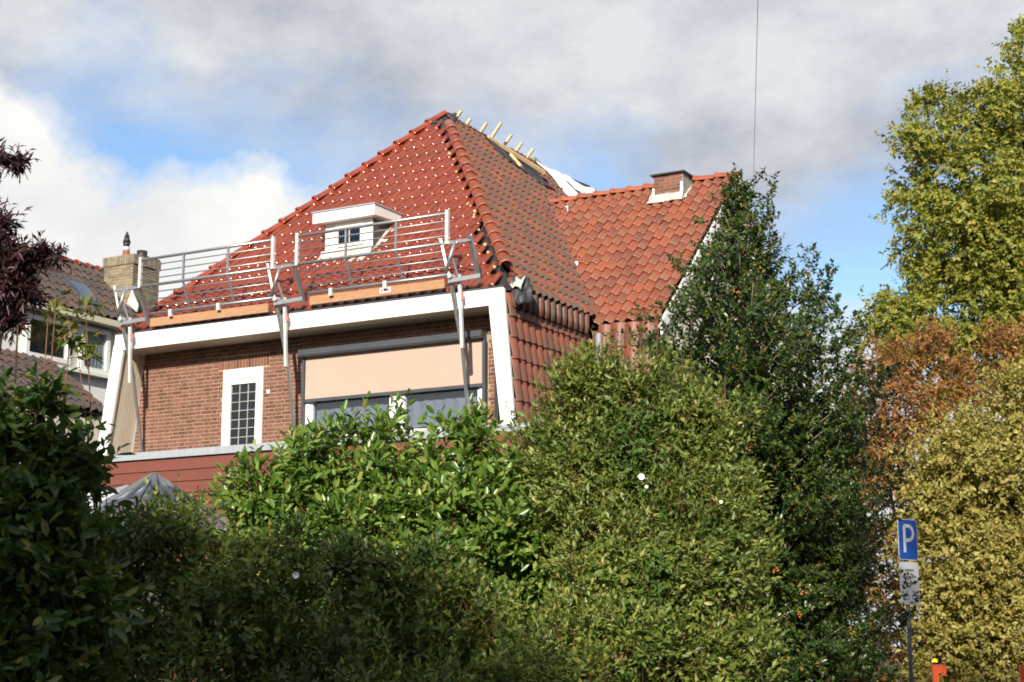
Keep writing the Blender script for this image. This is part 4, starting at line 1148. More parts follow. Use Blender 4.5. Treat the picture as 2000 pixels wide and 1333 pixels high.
def sprig_leaves(P, Dn, r, m, twig, ln, wd, ang=(75, 25), size_var=.35, flop=0.25, droop=0.0):
    """m leaves set alternately along each short twig; returns per-leaf frames"""
    n = len(P)
    ref = np.where(np.abs(Dn[:, 2:3]) > .9, np.array([[1.0, 0, 0]]), np.array([[0, 0, 1.0]]))
    S = unit(np.cross(Dn, ref)); U = np.cross(S, Dn)
    out = []
    tl = twig*r.uniform(.6, 1.3, n)
    off = r.uniform(0, 6.28, n)
    for k in range(m):
        t_ = (k+.5)/m
        a = off + k*2.4 + r.normal(0, .3, n)
        rad = S*np.cos(a)[:, None]+U*np.sin(a)[:, None]
        th = np.radians(ang[0]+(ang[1]-ang[0])*t_) + r.normal(0, .22, n)
        ax = Dn*np.cos(th)[:, None]+rad*np.sin(th)[:, None]
        ax = ax + r.normal(0, flop, (n, 3))*.5; ax[:, 2] -= droop; ax = unit(ax)
        nm = Dn - (Dn*ax).sum(1)[:, None]*ax + r.normal(0, flop, (n, 3)) + np.array([0, 0, .25])
        nm = unit(nm - (nm*ax).sum(1)[:, None]*ax)
        s = r.uniform(1-size_var, 1+size_var, n)*(1.0-.25*abs(t_-.4))
        out.append((P+Dn*(tl*t_)[:, None], ax, nm, ln*s, wd*s))
    return [np.concatenate(x) for x in zip(*out)]

LEAF = {
 'oval':  ([(0, 0, 0), (.30, .42, .05), (.70, .40, .04), (1, 0, -.10), (.70, -.40, .04), (.30, -.42, .05), (.5, 0, -.06)],
           [(0, 6, 1), (1, 6, 2), (2, 6, 3), (3, 6, 4), (4, 6, 5), (5, 6, 0)]),
 'lance': ([(0, 0, 0), (.42, .5, .07), (1, 0, -.12), (.42, -.5, .07), (.45, 0, -.03)],
           [(0, 4, 1), (1, 4, 2), (2, 4, 3), (3, 4, 0)]),
}
def leaf_mesh(name, L, mat, parent, shape='lance'):
    p, ax, nm, ln, wd = L
    sd = np.cross(nm, ax)
    T, F = LEAF[shape]; T = np.array(T); F = np.array(F); k = len(T)
    V = p[:, None, :] + ax[:, None, :]*(T[None, :, 0:1]*ln[:, None, None]) + sd[:, None, :]*(T[None, :, 1:2]*wd[:, None, None]) + nm[:, None, :]*(T[None, :, 2:3]*ln[:, None, None])
    n = len(p)
    FF = (F[None] + (np.arange(n)*k)[:, None, None]).reshape(-1, F.shape[1])
    return np_mesh(name, V.reshape(-1, 3), FF, mat, parent, smooth=True)
def leaf_objects(name, L, mat, parent, idx, shape):
    """chosen large leaves, each an object of its own on a shared mesh"""
    T, F = LEAF[shape]
    me = bpy.data.meshes.new(name); me.from_pydata(T, [], F); me.materials.append(mat)
    me.polygons.foreach_set('use_smooth', [True]*len(F))
    root = np.array(wloc(parent)); p, ax, nm, ln, wd = L; sd = np.cross(nm, ax)
    for i in idx:
        ob = bpy.data.objects.new(name, me); COL.objects.link(ob); ob.parent = parent
        a, b, c, q = ax[i]*ln[i], sd[i]*wd[i], nm[i]*ln[i], p[i]-root
        ob.matrix_basis = Matrix(((a[0], b[0], c[0], q[0]), (a[1], b[1], c[1], q[1]), (a[2], b[2], c[2], q[2]), (0, 0, 0, 1)))
def nearest_split(L, nsel, zmin=None):
    d_ = np.linalg.norm(L[0]-CAM, axis=1) - L[3]*4
    if zmin is not None:
        d_ = d_ + (L[0][:, 2] < zmin)*100
    o = np.argsort(d_); return o[:nsel], o[nsel:]

def twig_mesh(P, Dn, ln, mat, parent, w):
    """thin three-sided twigs that carry the leaves"""
    ref = np.where(np.abs(Dn[:, 2:3]) > .9, np.array([[1.0, 0, 0]]), np.array([[0, 0, 1.0]]))
    S = unit(np.cross(Dn, ref)); U = np.cross(S, Dn); V = []
    for base, q in ((P, w), (P+Dn*ln, w*.35)):
        for a in (0, 2.094, 4.189):
            V.append(base+S*(math.cos(a)*q)+U*(math.sin(a)*q))
    V = np.stack(V, 1).reshape(-1, 3)
    F = np.array([(0, 1, 4, 3), (1, 2, 5, 4), (2, 0, 3, 5)])
    return stuff(np_mesh('twigs', V, (F[None]+(np.arange(len(P))*6)[:, None, None]).reshape(-1, 4), mat, parent))

def stems(root, blobs, base, r, n, r0, r1, mat, name='branches', jit=.15, trunk=None):
    """limbs that run from the base (or the trunk) to the lobes of the crown"""
    q = MB(); base = Vector(base)
    pick = sorted(range(len(blobs)), key=lambda k: -blobs[k][3])[:n]
    for k in pick:
        e = Vector(blobs[k][:3]) + Vector((0, 0, blobs[k][5]*.5))
        s = base + Vector((r.uniform(-jit, jit), r.uniform(-jit, jit), 0)) if trunk is None else Vector(trunk[r.integers(1, len(trunk))])
        pts = []
        for i in range(6):
            u = i/5
            p = s.lerp(e, u) + Vector((r.uniform(-1, 1), r.uniform(-1, 1), r.uniform(-.5, .5)))*(.12*(e-s).length*math.sin(u*math.pi)*.5)
            pts.append(p)
        q.path(pts, r0, r1, 6)
    return q.build(name, mat, root, smooth=True)

def bush(name, loc, label, cat, blobs, seed, n, m, twig, ln, wd, mat, shape, up=.45, wild=.35, sep=0, group=None, stem_n=7, stem_r=.03, sepz=None, stem_mat=None, zb=0, **kw):
    r = np.random.default_rng(seed)
    root = thing(name, loc, label, cat, group)
    sk_ = {k: kw.pop(k) for k in ('ang', 'flop', 'droop', 'size_var') if k in kw}
    clump = kw.pop('clump', None)
    P, N_ = clump_points(blobs, n, r, clump[0], clump[1], **kw) if clump else ellipsoid_points(blobs, n, r, **kw)
    Dn = unit(N_ + np.array([0, 0, up]) + r.normal(0, wild, N_.shape))
    L = sprig_leaves(P-Dn*twig*.5, Dn, r, m, twig, ln, wd, **sk_)
    tw = r.random(len(P)) < .4
    twig_mesh(P[tw]-Dn[tw]*twig*.9, Dn[tw], twig*1.35, stem_mat or M['twig'], root, .0035 if stem_r < .04 else .007)
    if sep:
        a, b = nearest_split(L, sep, sepz)
        leaf_objects('leaf', L, mat, root, a, shape)
        L = [x[b] for x in L]
    stuff(leaf_mesh('crown', L, mat, root, shape))
    stems(root, blobs, loc, r, stem_n, stem_r, stem_r*.3, stem_mat or M['twig'])
    return root, r

M['laurel'] = mat_leaf('laurel_leaf', [(0, (.040, .088, .012)), (.35, (.095, .178, .024)), (.7, (.160, .250, .042)), (.92, (.250, .315, .075)), (1, (.32, .31, .06))], .32, .55, .25)
M['fineleaf'] = mat_leaf('fine_leaf', [(0, (.055, .090, .014)), (.4, (.130, .185, .030)), (.75, (.215, .260, .052)), (1, (.33, .315, .085))], .42, .45, .28, patch=((.085, .15, .03), .9, .5, .64))
M['privet'] = mat_leaf('privet_leaf', [(0, (.040, .080, .014)), (.4, (.110, .168, .028)), (.75, (.205, .250, .050)), (1, (.34, .32, .07))], .4, .45, .28, patch=((.045, .085, .02), .8, .5, .62))
M['shrubleaf'] = mat_leaf('broad_leaf', [(0, (.035, .075, .014)), (.5, (.070, .130, .024)), (.85, (.105, .165, .034)), (1, (.24, .22, .04))], .4, .45, .25)
M['mapleleaf'] = mat_leaf('purple_leaf', [(0, (.022, .008, .011)), (.5, (.036, .012, .015)), (.85, (.055, .018, .02)), (1, (.08, .03, .025))], .45, .4, .2, (1.5, .6, .6))
M['vine'] = mat_leaf('vine_leaf', [(0, (.10, .17, .03)), (.5, (.16, .21, .045)), (1, (.26, .24, .06))], .4, .45, .35)
M['holly'] = mat_leaf('holly_leaf', [(0, (.018, .042, .010)), (.5, (.040, .078, .014)), (.8, (.078, .118, .022)), (.96, (.15, .15, .03)), (1, (.26, .11, .02))], .32, .42, .12)
M['bushleaf'] = mat_leaf('yellow_green_leaf', [(0, (.190, .178, .034)), (.4, (.310, .282, .068)), (.8, (.410, .368, .115)), (1, (.42, .28, .06))], .5, .35, .3, (1.2, 1.15, .6))
M['rustleaf'] = mat_leaf('rust_leaf', [(0, (.190, .125, .030)), (.35, (.300, .140, .040)), (.75, (.360, .150, .055)), (1, (.30, .25, .06))], .5, .35, .3, (1.3, .9, .5), patch=((.17, .145, .03), .5, .56, .66))
M['tallleaf'] = mat_leaf('autumn_leaf', [(0, (.120, .150, .022)), (.4, (.210, .240, .038)), (.8, (.315, .318, .060)), (1, (.41, .30, .05))], .5, .35, .32, (1.25, 1.2, .5))

bush('laurel_bush', (-8.0, 12.9, 0), 'large glossy mid-green broad-leaved bush below the peach screen window', 'bush', LAUREL, 21, 6200, 9, .26, .100, .046, M['laurel'], 'oval', .5, .35, 280, sepz=1.6, stem_n=9, clump=(240, .26), size_var=.5)
root, r = bush('fine_leaved_hedge', (-5.7, 13.0, 0), 'tall rounded hedge of small yellowish green leaves with white bindweed flowers', 'hedge', FINE, 22, 9000, 10, .30, .062, .026, M['fineleaf'], 'lance', .55, .3, stem_n=10, clump=(330, .22), size_var=.5)
# upright reddish shoots above the hedge
q = MB()
for k in range(60):
    b = FINE[r.integers(0, 5)]; x, y = b[0]+r.uniform(-.9, .9)*b[3], b[1]-r.uniform(.1, .8)*b[4]
    z = b[2]+b[5]*.55
    q.tube((x, y, z), (x+r.uniform(-.05, .05), y, z+r.uniform(.2, .5)), .004, .002, 5)
stuff(q.build('shoots', M['twig'], root))
# bindweed: pale vine leaves trailing over the hedge, and trumpet flowers
vp = []
for k in range(16):
    b = FINE[r.integers(4, len(FINE))]; a = r.uniform(-1.2, 1.2)
    c = np.array(b[:3])+np.array([math.sin(a)*b[3]*.6+.25*b[3], -math.cos(a)*b[4]*1.04, r.uniform(-.5, .6)*b[5]])
    for i in range(26):
        c = c + np.array([r.normal(0, .03), r.normal(0, .015)-.004, r.normal(-.025, .02)]); vp.append(c.copy())
vp = np.array(vp); vp = vp[vp[:, 2] > .3]
vd = unit(np.array([[.3, -.85, .3]])+r.normal(0, .3, vp.shape))
stuff(leaf_mesh('bindweed', sprig_leaves(vp, vd, r, 2, .05, .085, .05, (70, 40)), M['vine'], root, 'oval'))
def flower(parent, c, s):
    c = Vector(c); d_ = (Vector(CAM)-c).normalized(); d_ = (d_+Vector((.1, 0, .25))).normalized()
    u = d_.cross(Vector((0, 0, 1))).normalized(); v = u.cross(d_); vs = []
    for (rr, hh) in ((.12, -.7), (.3, -.3), (.75, -.05), (1.0, .05)):
        for k in range(12):
            a = 2*math.pi*k/12; w_ = 1+(.06*math.cos(5*a) if rr > .5 else 0)
            vs.append(c+u*(math.cos(a)*rr*s*w_)+v*(math.sin(a)*rr*s*w_)+d_*(hh*s))
    q = MB(); q.add(vs, [(i*12+k, i*12+(k+1) % 12, (i+1)*12+(k+1) % 12, (i+1)*12+k) for i in range(3) for k in range(12)]+[tuple(range(12))])
    return q.build('flower', M['petal'], parent, smooth=True)
for c, s in (((-5.50, 11.90, 2.98), .026), ((-5.47, 11.93, 2.90), .014), ((-5.04, 12.46, 2.80), .014)):
    flower(root, c, s)

root, r = bush('privet_hedge', (-8.0, 10.6, 0), 'broad privet hedge with yellow-green shoots, its lower side in deep shade', 'hedge', PRIVET, 23, 9000, 10, .26, .062, .030, M['privet'], 'lance', .6, .3, stem_n=10, clump=(300, .22), size_var=.5)
flower(root, (-7.42, 9.86, 2.15), .026)
vp = []
for k in range(14):
    b = PRIVET[r.integers(8, len(PRIVET))]
    c = np.array(b[:3])+np.array([r.uniform(-.7, .7)*b[3], -b[4]*.98, r.uniform(.1, .9)*b[5]])
    for i in range(24):
        c = c + np.array([r.normal(0, .03), r.normal(0, .015)-.003, r.normal(-.028, .02)]); vp.append(c.copy())
vp = np.array(vp); vp = vp[vp[:, 2] > .3]
stuff(leaf_mesh('bindweed', sprig_leaves(vp, unit(np.array([[.3, -.85, .3]])+r.normal(0, .3, vp.shape)), r, 2, .05, .09, .05, (70, 40)), M['vine'], root, 'oval'))

bush('broad_leaved_shrub', (-8.6, 8.9, 0), 'dark broad-leaved shrub below the purple tree, mostly in shade', 'shrub', SHRUB, 24, 1900, 8, .28, .115, .052, M['shrubleaf'], 'oval', .25, .45, 150, sepz=2.0, droop=.15, stem_n=6, clump=(110, .24), size_var=.5)
mt, r = bush('purple_maple', (-9.9, 8.7, 0), 'purple-leaved tree with drooping dark red leaves against the sky', 'tree', MAPLE, 25, 850, 9, .20, .080, .022, M['mapleleaf'], 'lance', -.1, .55, droop=.35, lump=.35, freq=9, shell=.3, inner=.6, cull=.4, stem_n=6, stem_r=.02, stem_mat=M['bark'])
MB().path([(-9.9, 8.7, 0), (-9.85, 8.72, 1.6), (-9.8, 8.68, 3.2), (-9.7, 8.6, 4.6)], .09, .03).build('trunk', M['bark'], mt, smooth=True)

M['sapling'] = mat_leaf('sapling_leaf', [(0, (.07, .10, .018)), (.5, (.13, .15, .03)), (.85, (.20, .19, .04)), (1, (.26, .14, .04))], .42, .45, .35)
sp_, r = bush('slender_sapling', (-8.55, 8.75, 0), 'slender sapling with sparse yellow-green leaves in front of the white neighbouring windows', 'tree', SAPLING, 26, 22, 6, .16, .10, .04, M['sapling'], 'oval', .1, .6, droop=.2, stem_n=5, stem_r=.012, wildout=.3)

# glossy conical holly: leader, side spires, whorls of limbs with sprays of leaves
r = np.random.default_rng(31)
hol = thing('holly_tree', (-6.2, 16.9, 0), 'tall conical dark glossy evergreen with orange berries in front of the gable', 'tree')
HB = Vector((-6.2, 16.95, 0)); HT = Vector((-6.36, 16.35, 6.80))
tr = [HB, Vector((-6.28, 16.85, 2)), Vector((-6.36, 16.6, 4.2)), Vector((-6.37, 16.45, 5.6)), HT]
MB().path(tr, .11, .012, 8).build('trunk', M['palebark'], hol, smooth=True)
lim = MB(); SP, SD = [], []
Rt = Vector((math.cos(math.radians(29.4)), math.sin(math.radians(29.4)), 0)); Fw = Vector((-Rt.y, Rt.x, 0))
def trunk_at(z):
    for a, b in zip(tr, tr[1:]):
        if a.z <= z <= b.z:
            return a.lerp(b, (z-a.z)/(b.z-a.z))
    return HT
def reach(z, s):
    """half width (m) of the outline at height z; s = +1 towards the road end, -1 towards the house"""
    L_ = [(0.2, 1.2), (1.3, 1.2), (2.5, 1.4), (3.6, 1.65), (4.5, 1.78), (5.1, 1.62), (5.6, .98), (6.1, .50), (6.5, .2), (6.85, .05)]
    R_ = [(0.2, 1.2), (1.3, 1.25), (2.5, 1.3), (3.6, 1.45), (4.5, 1.55), (5.1, 1.45), (5.6, 1.1), (6.1, .60), (6.5, .2), (6.85, .05)]
    t_ = R_ if s > 0 else L_
    return np.interp(z, [a for a, b in t_], [b for a, b in t_])
for k in range(430):
    z = .3 + 6.35*(k/430)**1.05 + r.uniform(-.05, .05)
    a = k*2.39996 + r.uniform(-.3, .3)
    cs, sn = math.cos(a), math.sin(a)
    w_ = reach(min(z+.3, 6.85), 1)*max(cs, 0)**2 + reach(min(z+.3, 6.85), -1)*max(-cs, 0)**2 + .95*(sn**2)*reach(z, -1)
    w_ *= r.choice([r.uniform(.5, .85), r.uniform(.8, 1.12)])*(1 if z < 4.7 else .80)
    base = trunk_at(max(z-.12-.18*w_, .1))
    rise = .30+.25*(z/6.8)
    end = base + (Rt*cs + Fw*sn)*w_ + Vector((0, 0, w_*rise+.12))
    mid = base.lerp(end, .5) + Vector((0, 0, -.05*w_))
    tip = end if z > 4.6 else base.lerp(end, .55)
    lim.path([base, base.lerp(tip, .5)+Vector((0, 0, -.03*w_)), tip], .018*(1-z/9), .004, 5)
    nseg = max(3, int(w_*15))
    for i in range(nseg):
        u = .22+.78*((i+r.random())/nseg)**.75
        c = (base.lerp(mid, u*2) if u < .5 else mid.lerp(end, u*2-1))
        spread = .085*(1.25-u)+.025
        c = np.array(c) + r.normal(0, spread, 3)*np.array([1, 1, .7])
        dd = np.array((end-base).normalized())+np.array([0, 0, .45])+r.normal(0, .45, 3)
        for q_ in range(2):
            SP.append(c + r.normal(0, .05, 3)); SD.append(dd + r.normal(0, .3, 3))
# two side spires
for bx, top in (((-6.30, 16.5, 5.2), (-6.14, 16.45, 6.66)), ((-6.2, 16.6, 5.0), (-5.98, 16.52, 6.74)), ((-6.0, 16.8, 4.6), (-5.62, 16.85, 6.0)), ((-6.0, 16.9, 4.4), (-5.50, 17.05, 5.75)), ((-6.5, 16.5, 4.6), (-7.0, 16.2, 5.85))):
    b, tp = Vector(bx), Vector(top)
    lim.path([b, b.lerp(tp, .5)+Vector((.03, 0, 0)), tp], .018, .004, 5)
    for i in range(46):
        u = .1+.9*(i/45); c = np.array(b.lerp(tp, u)) + r.normal(0, .085*(1.15-u)+.015, 3)
        SP.append(c); SD.append(np.array((tp-b).normalized())+r.normal(0, .5, 3))
lim.build('branches', M['palebark'], hol, smooth=True)
for i in range(70):     # leader
    u = i/69; c = np.array(Vector((-6.37, 16.45, 5.5)).lerp(HT, u)) + r.normal(0, .10*(1.15-u)+.01, 3)
    SP.append(c); SD.append(np.array([0, 0, 1.0])+r.normal(0, .5, 3))
P, N_ = clump_points(HOLLY, 6800, r, 120, .26, fill=.45, lump=.3, freq=8, shell=.16)
SP, SD = np.concatenate([np.array(SP), P]), unit(np.concatenate([np.array(SD), N_+np.array([0, 0, .4])+r.normal(0, .45, N_.shape)]))
L = sprig_leaves(SP, SD, r, 9, .12, .058, .034, (70, 30))
stuff(leaf_mesh('crown', L, M['holly'], hol, 'lance'))
bp = SP[r.choice(len(SP), 230)] + r.normal(0, .05, (230, 3))
oc = np.array([(1,0,0),(-1,0,0),(0,1,0),(0,-1,0),(0,0,1),(0,0,-1)])*.016
bp = (bp[:, None, :]+r.normal(0, .022, (230, 4, 3))).reshape(-1, 3)
V = (bp[:, None, :]+oc[None]).reshape(-1, 3)
F = np.array([(0,2,4),(2,1,4),(1,3,4),(3,0,4),(2,0,5),(1,2,5),(3,1,5),(0,3,5)])
stuff(np_mesh('berries', V, (F[None]+(np.arange(len(bp))*6)[:, None, None]).reshape(-1, 3), M['berry'], hol, smooth=True))

# trees further along the street
bush('yellow_green_bush', (-6.6, 30.6, 0), 'dense pale yellow-green bush behind the parking sign', 'bush', BUSH, 41, 8500, 9, .36, .105, .058, M['bushleaf'], 'lance', .3, .4, stem_n=8, stem_r=.05, stem_mat=M['bark'], clump=(230, .50), size_var=.5)
tr_, r = bush('rust_tree', (-8.9, 34.0, 0), 'rust-orange autumn tree between the evergreen and the yellow-green bush', 'tree', RUST, 42, 3000, 9, .40, .12, .05, M['rustleaf'], 'lance', .1, .5, shell=.2, inner=.35, clump=(110, .45), stem_n=8, stem_r=.05, stem_mat=M['bark'])
MB().path([(-8.9, 34.0, 0), (-8.95, 34.0, 2), (-8.9, 33.8, 4), (-9.1, 33.5, 6.5)], .16, .05).build('trunk', M['bark'], tr_, smooth=True)
tt = thing('plane_tree', (-8.0, 40.4, 0), 'very tall yellowing tree rising above all others at the end of gardens', 'tree')
r = np.random.default_rng(43)
trunk = [(-8.0, 40.4, 0), (-8.05, 40.4, 3), (-7.9, 40.3, 6.5), (-8.1, 40.2, 10), (-7.9, 40.1, 14)]
MB().path(trunk, .34, .10, 10).build('trunk', M['bark'], tt, smooth=True)
stems(tt, TALL, (0, 0, 0), r, 22, .075, .014, M['bark'], 'branches', trunk=trunk[1:])
P, N_ = clump_points(TALL, 13000, r, 300, .58, fill=.16, lump=.36, freq=6, shell=.2, cull=.6)
Dn = unit(N_*.7 + np.array([0, 0, -.1]) + r.normal(0, .55, N_.shape))
stuff(leaf_mesh('crown', sprig_leaves(P, Dn, r, 8, .30, .115, .075, (80, 40), droop=.2, size_var=.5), M['tallleaf'], tt, 'lance'))

# ------------------------------------------------------------------ glazed garden room peak behind the hedge
gz = thing('garden_room', (-11.6, 13.6, 0), 'weathered glazed garden room with pyramid roof against the red boards', 'garden room')
A = Vector((-11.64, 12.95, 3.42)); hw = .75; ez = 2.75
cs_ = [Vector((-11.64+a*hw, 12.95+b*hw, ez)) for a, b in ((-1,-1), (1,-1), (1,1), (-1,1))]
for k in range(4):
    p, q_ = cs_[k], cs_[(k+1) % 4]
    MB().beam(A, p, .06, .05).build('hip_bar', M['pole'], gz)
    MB().beam(p, q_, .07, .09).build('eaves_beam', M['pole'], gz)
    for j in range(3):
        a, b = p.lerp(q_, j/3), p.lerp(q_, (j+1)/3)
        cen = (a+b+A)/3
        MB().prism([cen+(v-cen)*.96 for v in (a, b, A)], (0, 0, .006)).build('roof_pane', M['glass'], gz)
        if j:
            MB().beam(a, A, .03, .035).build('glazing_bar', M['pole'], gz)
    MB().box(p.x-.05, p.x+.05, p.y-.05, p.y+.05, 0, ez).build('post', M['render'], gz)
lt = thing('lean_to_roof', (-12.6, 13.6, 0), 'pale grey sloping glazed lean-to roof behind dark leaves', 'lean-to')
MB().prism([(-13.2, 12.3, 2.95), (-11.98, 12.3, 2.95), (-11.98, 13.6, 3.35), (-13.2, 13.6, 3.35)], (0, 0, .03)).build('roof_sheet', M['membrane_white'], lt)
for x in (-13.2, -12.6, -11.99):
    MB().beam((x, 12.28, 2.985), (x, 13.6, 3.40), .04, .03).build('glazing_bar', M['zinc'], lt)
for x in (-13.15, -12.03):
    for y, z in ((12.35, 2.95), (13.55, 3.33)):
        MB().box(x-.04, x+.04, y-.04, y+.04, 0, z).build('post', M['render'], lt)

# ------------------------------------------------------------------ parking sign
sg = thing('parking_sign', (-6.72, 23.78, 0), 'blue parking sign with white plate below it on grey pole', 'sign')
MB().tube((-6.72, 23.78, 0), (-6.72, 23.78, 3.52), .032, seg=12).build('pole', M['pole'], sg, smooth=True)
sdx = Vector((math.cos(math.radians(63)), math.sin(math.radians(63)), 0)); sn_ = Vector((sdx.y, -sdx.x, 0))     # plate direction and its normal
sc = Vector((-6.72, 23.78, 0))+sn_*.05
def plate(x0, x1, z0, z1, lift, th, name, mat, parent, rad=.03):
    pts = []
    for (cx, cz, a0) in ((x1-rad, z1-rad, 0), (x0+rad, z1-rad, 90), (x0+rad, z0+rad, 180), (x1-rad, z0+rad, 270)):
        for k in range(4):
            a = math.radians(a0+30*k); pts.append(sc+sdx*(cx+rad*math.cos(a))+Vector((0, 0, cz+rad*math.sin(a)))+sn_*lift)
    return MB().prism(pts, sn_*th).build(name, mat, parent)
pp = plate(-.2, .2, 2.90, 3.50, 0, .008, 'sign_plate', M['signwhite'], sg)
plate(-.19, .19, 2.91, 3.49, .009, .003, 'sign_face', M['blue'], pp)
# the letter P: stem and bowl
def strip(pts, w, name, mat, parent, lift=.0135):
    q = MB()
    for (a, b), (c, d_) in zip(pts, pts[1:]):
        q.beam(sc+sdx*a+Vector((0, 0, b))+sn_*lift, sc+sdx*c+Vector((0, 0, d_))+sn_*lift, w, .003, sn_)
    return q.build(name, mat, parent)
P_ = [(-.075, 3.01), (-.075, 3.40), (.01, 3.40)] + [(.01+.10*math.sin(math.radians(a)), 3.295+.105*math.cos(math.radians(a))) for a in range(0, 181, 20)] + [(-.075, 3.19)]
strip(P_, .05, 'letter', M['signwhite'], pp)
pw = plate(-.2, .2, 2.25, 2.87, 0, .008, 'sign_plate', M['signwhite'], sg)
for zz, ws in ((2.75, (.03, .05, .04, .03)), (2.655, (.05, .03, .06, .05, .03)), (2.56, (.04, .06, .03, .05, .04))):
    x = -sum(ws)/2-.012*(len(ws)-1)/2
    q = MB()
    for w_ in ws:
        q.beam(sc+sdx*x+Vector((0, 0, zz))+sn_*.010, sc+sdx*(x+w_)+Vector((0, 0, zz))+sn_*.010, .003, .036)
        x += w_+.012
    q.build('print_line', M['signink'], pw)
strip([(-.06, 2.45), (-.13, 2.33)], .020, 'arrow', M['signink'], pw, .010); strip([(-.15, 2.39), (-.14, 2.315), (-.07, 2.33)], .020, 'arrow', M['signink'], pw, .0105)
strip([(.06, 2.45), (.13, 2.33)], .020, 'arrow', M['signink'], pw, .010); strip([(.15, 2.39), (.14, 2.315), (.07, 2.33)], .020, 'arrow', M['signink'], pw, .0105)
for zz in (2.4, 3.2):
    MB().beam(Vector((-6.72, 23.78, zz))-sdx*.06, Vector((-6.72, 23.78, zz))+sdx*.06, .09, .03).build('clamp', M['steel'], sg)

# ------------------------------------------------------------------ orange road barrier with amber lamp
ba = thing('road_barrier', (-6.4, 26.7, 0.12), 'orange plastic road barrier with a lit amber lamp', 'barrier')
p, q_ = Vector((-7.08, 26.45, .12)), Vector((-5.85, 27.15, .12)); du = (q_-p).normalized()
for c in (p, q_):
    s_ = MB(); s_.beam(c, c+Vector((0, 0, 1.24)), .10, .09, du); s_.beam(c+Vector((0, 0, 1.18))-du*.05, c+Vector((0, 0, 1.18))+du*.17, .09, .13); s_.beam(c+Vector((0, 0, 1.07))+du*.13, c+Vector((0, 0, 1.24))+du*.13, .08, .08, du)
    s_.build('post', M['orangeplastic'], ba)
    MB().beam(c-Vector((du.y, -du.x, 0))*.35+Vector((0, 0, .05)), c+Vector((du.y, -du.x, 0))*.35+Vector((0, 0, .05)), .22, .1).build('foot', M['black'], ba)
for zz in (.30, .55, .80):
    MB().beam(p+Vector((0, 0, zz)), q_+Vector((0, 0, zz)), .04, .12).build('board', M['signwhite'], ba)
    for k in range(4):
        a = p.lerp(q_, .08+k*.24); b = p.lerp(q_, .20+k*.24)
        MB().beam(a+Vector((0, 0, zz)), b+Vector((0, 0, zz)), .044, .124).build('stripe', M['orangeplastic'], ba)
lp = MB(); lp.tube(p+Vector((0, 0, 1.245)), p+Vector((0, 0, 1.285)), .04, .04, 10)
lamp = lp.build('lamp_base', M['black'], ba)
lc = MB(); c = p+Vector((0, 0, 1.285)); vs = []
for i in range(4):
    th = math.pi/2*i/3.2
    for k in range(10):
        vs.append(c+Vector((math.cos(th)*math.cos(k*.6283)*.05, math.cos(th)*math.sin(k*.6283)*.05, math.sin(th)*.055)))
lc.add(vs, [(i*10+k, i*10+(k+1) % 10, (i+1)*10+(k+1) % 10, (i+1)*10+k) for i in range(3) for k in range(10)]+[tuple(range(30, 40))])
lc.build('lamp_lens', M['amber'], lamp, smooth=True)

# ------------------------------------------------------------------ overhead wire from the gable across the street
a, b = Vector((-9.62, 25.6, 9.35)), Vector((-6.1, 16.57, 8.92)); e_ = b+(b-a).normalized()*31.0
e_.z = 9.6
pts = [a.lerp(b, k/8) for k in range(9)] + [b.lerp(e_, k/10) for k in range(1, 11)]
o = MB().path(pts, .0035, .0035, 6).build('overhead_wire', M['wire'])
tag(o, 'thin grey wire rising from the gable into the sky', 'wire')

# ------------------------------------------------------------------ street trees behind the viewer; their crowns shade the lower hedges
M['streetleaf'] = mat_leaf('street_tree_leaf', [(0, (.05, .08, .018)), (1, (.11, .13, .03))], .45, .4, .2)
def street_tree(x, y, blobs, n, seed, label):
    r = np.random.default_rng(seed)
    t_ = thing('street_tree', (x, y, 0), label, 'tree', 'street trees behind the viewer')
    top = max(q[2] for q in blobs)
    tk = [(x, y, 0), (x+.05, y, top*.3), (x-.05, y+.1, top*.6), (x, y, top*.9)]
    MB().path(tk, .26, .06, 9).build('trunk', M['bark'], t_, smooth=True)
    stems(t_, blobs, (0, 0, 0), r, len(blobs), .07, .02, M['bark'], 'branches', trunk=tk[1:])
    P, N_ = ellipsoid_points(blobs, n, r, lump=.2, inner=.6, cull=.3)
    stuff(leaf_mesh('crown', sprig_leaves(P, unit(N_+r.normal(0, .6, N_.shape)), r, 7, .5, .30, .17, (80, 40)), M['streetleaf'], t_, 'lance'))
street_tree(-6.5, -14.2, [(-7.0, -14.2, 10.4, 3.2, 2.8, 3.0), (-3.6, -14, 9.6, 2.2, 2.4, 2.6), (-8.5, -14, 7.6, 2.4, 2.4, 2.4), (-5.2, -14, 7.4, 2.6, 2.6, 2.4)], 3200, 61, 'broad street tree left of the bend')
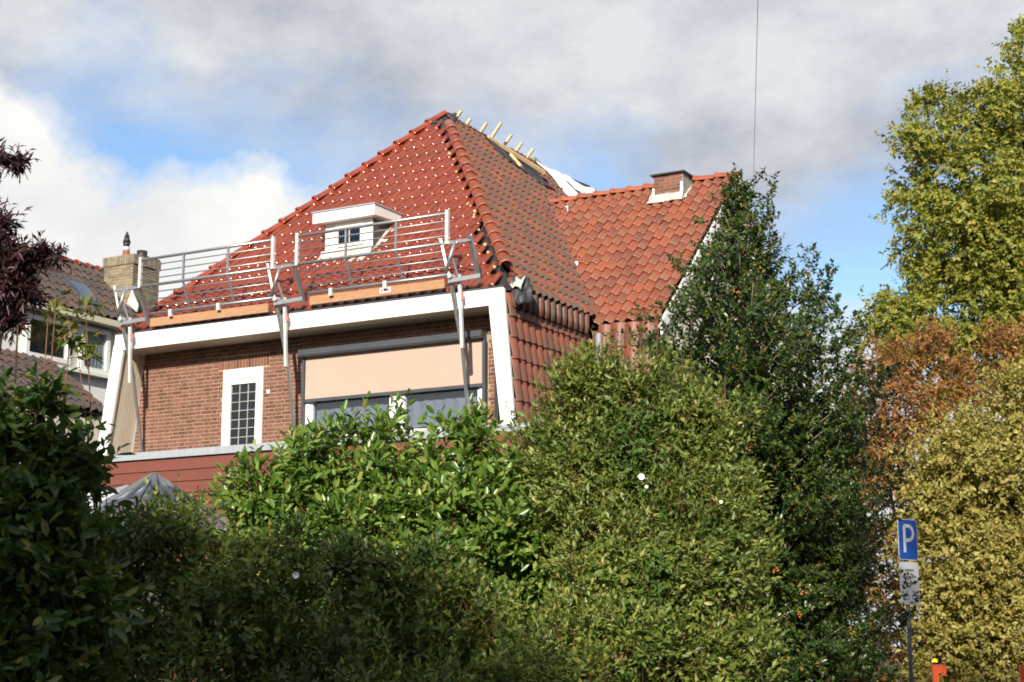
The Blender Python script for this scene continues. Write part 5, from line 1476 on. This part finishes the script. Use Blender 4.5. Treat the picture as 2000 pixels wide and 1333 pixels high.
street_tree(0.6, -14.0, [(-.9, -14, 10.3, 1.9, 2.0, 2.1), (1.3, -14, 10.5, 1.7, 1.9, 2.1), (2.7, -14, 9.2, 1.3, 1.6, 2.0), (-1.0, -14, 8.4, 2.2, 2.2, 2.4), (1.8, -14, 7.9, 1.9, 2.0, 2.2), (.4, -14, 6.0, 2.6, 2.2, 1.8)], 7000, 62, 'street tree at the head of the road')
street_tree(8.7, -14.0, [(8.5, -14, 17.2, 2.1, 2.0, 2.8), (8.0, -14, 13.2, 2.0, 2.2, 2.8), (9.4, -14, 9.6, 2.4, 2.4, 2.6), (8.9, -14, 6.5, 2.2, 2.2, 2.2)], 3400, 63, 'tall narrow street tree beside the opposite pavement')
# ------------------------------------------------------------------ unseen brick houses added around the street to block low sky light
def added_street_house(x0, x1, y0, y1, eave, ridge, label):
    h = thing('added_street_house', ((x0+x1)/2, (y0+y1)/2, 0), label, 'house', 'unseen houses added opposite')
    MB().box(x0, x1, y0, y1, 0, eave).build('wall', M['rowbrick'], h)
    xm = (x0+x1)/2; k = (ridge-eave)*.6
    MB().add([(x0-.3, y0-.2, eave-.05), (x1+.3, y0-.2, eave-.05), (x1+.3, y1+.2, eave-.05), (x0-.3, y1+.2, eave-.05), (xm, y0+k, ridge), (xm, y1-k, ridge)],
             [(0,1,4), (1,2,5,4), (2,3,5), (3,0,4,5), (3,2,1,0)]).build('roof', M['greytile'], h)
    for zz in (.9, 3.9):
        y = y0+.9
        while y+1.3 < y1:
            w_ = MB().box(x0-.05, x0-.003, y, y+1.3, zz, zz+1.6).build('window', M['white'], h)
            MB().box(x0-.058, x0-.052, y+.09, y+1.21, zz+.09, zz+1.51).build('pane', M['dark'], w_)
            y += 2.3
    return h
added_street_house(8.5, 17.0, 20.0, 34.0, 7.2, 11.0, 'unseen brick house added opposite the parking sign')
added_street_house(8.5, 17.0, 3.0, 17.5, 7.2, 11.0, 'unseen brick house added opposite the privet hedge')
added_street_house(10.5, 19.0, -11.0, 1.0, 6.8, 10.4, 'unseen brick house added opposite the street trees')
added_street_house(-16.0, -3.0, -34.0, -24.0, 6.8, 10.0, 'unseen brick house added behind the broad street tree')
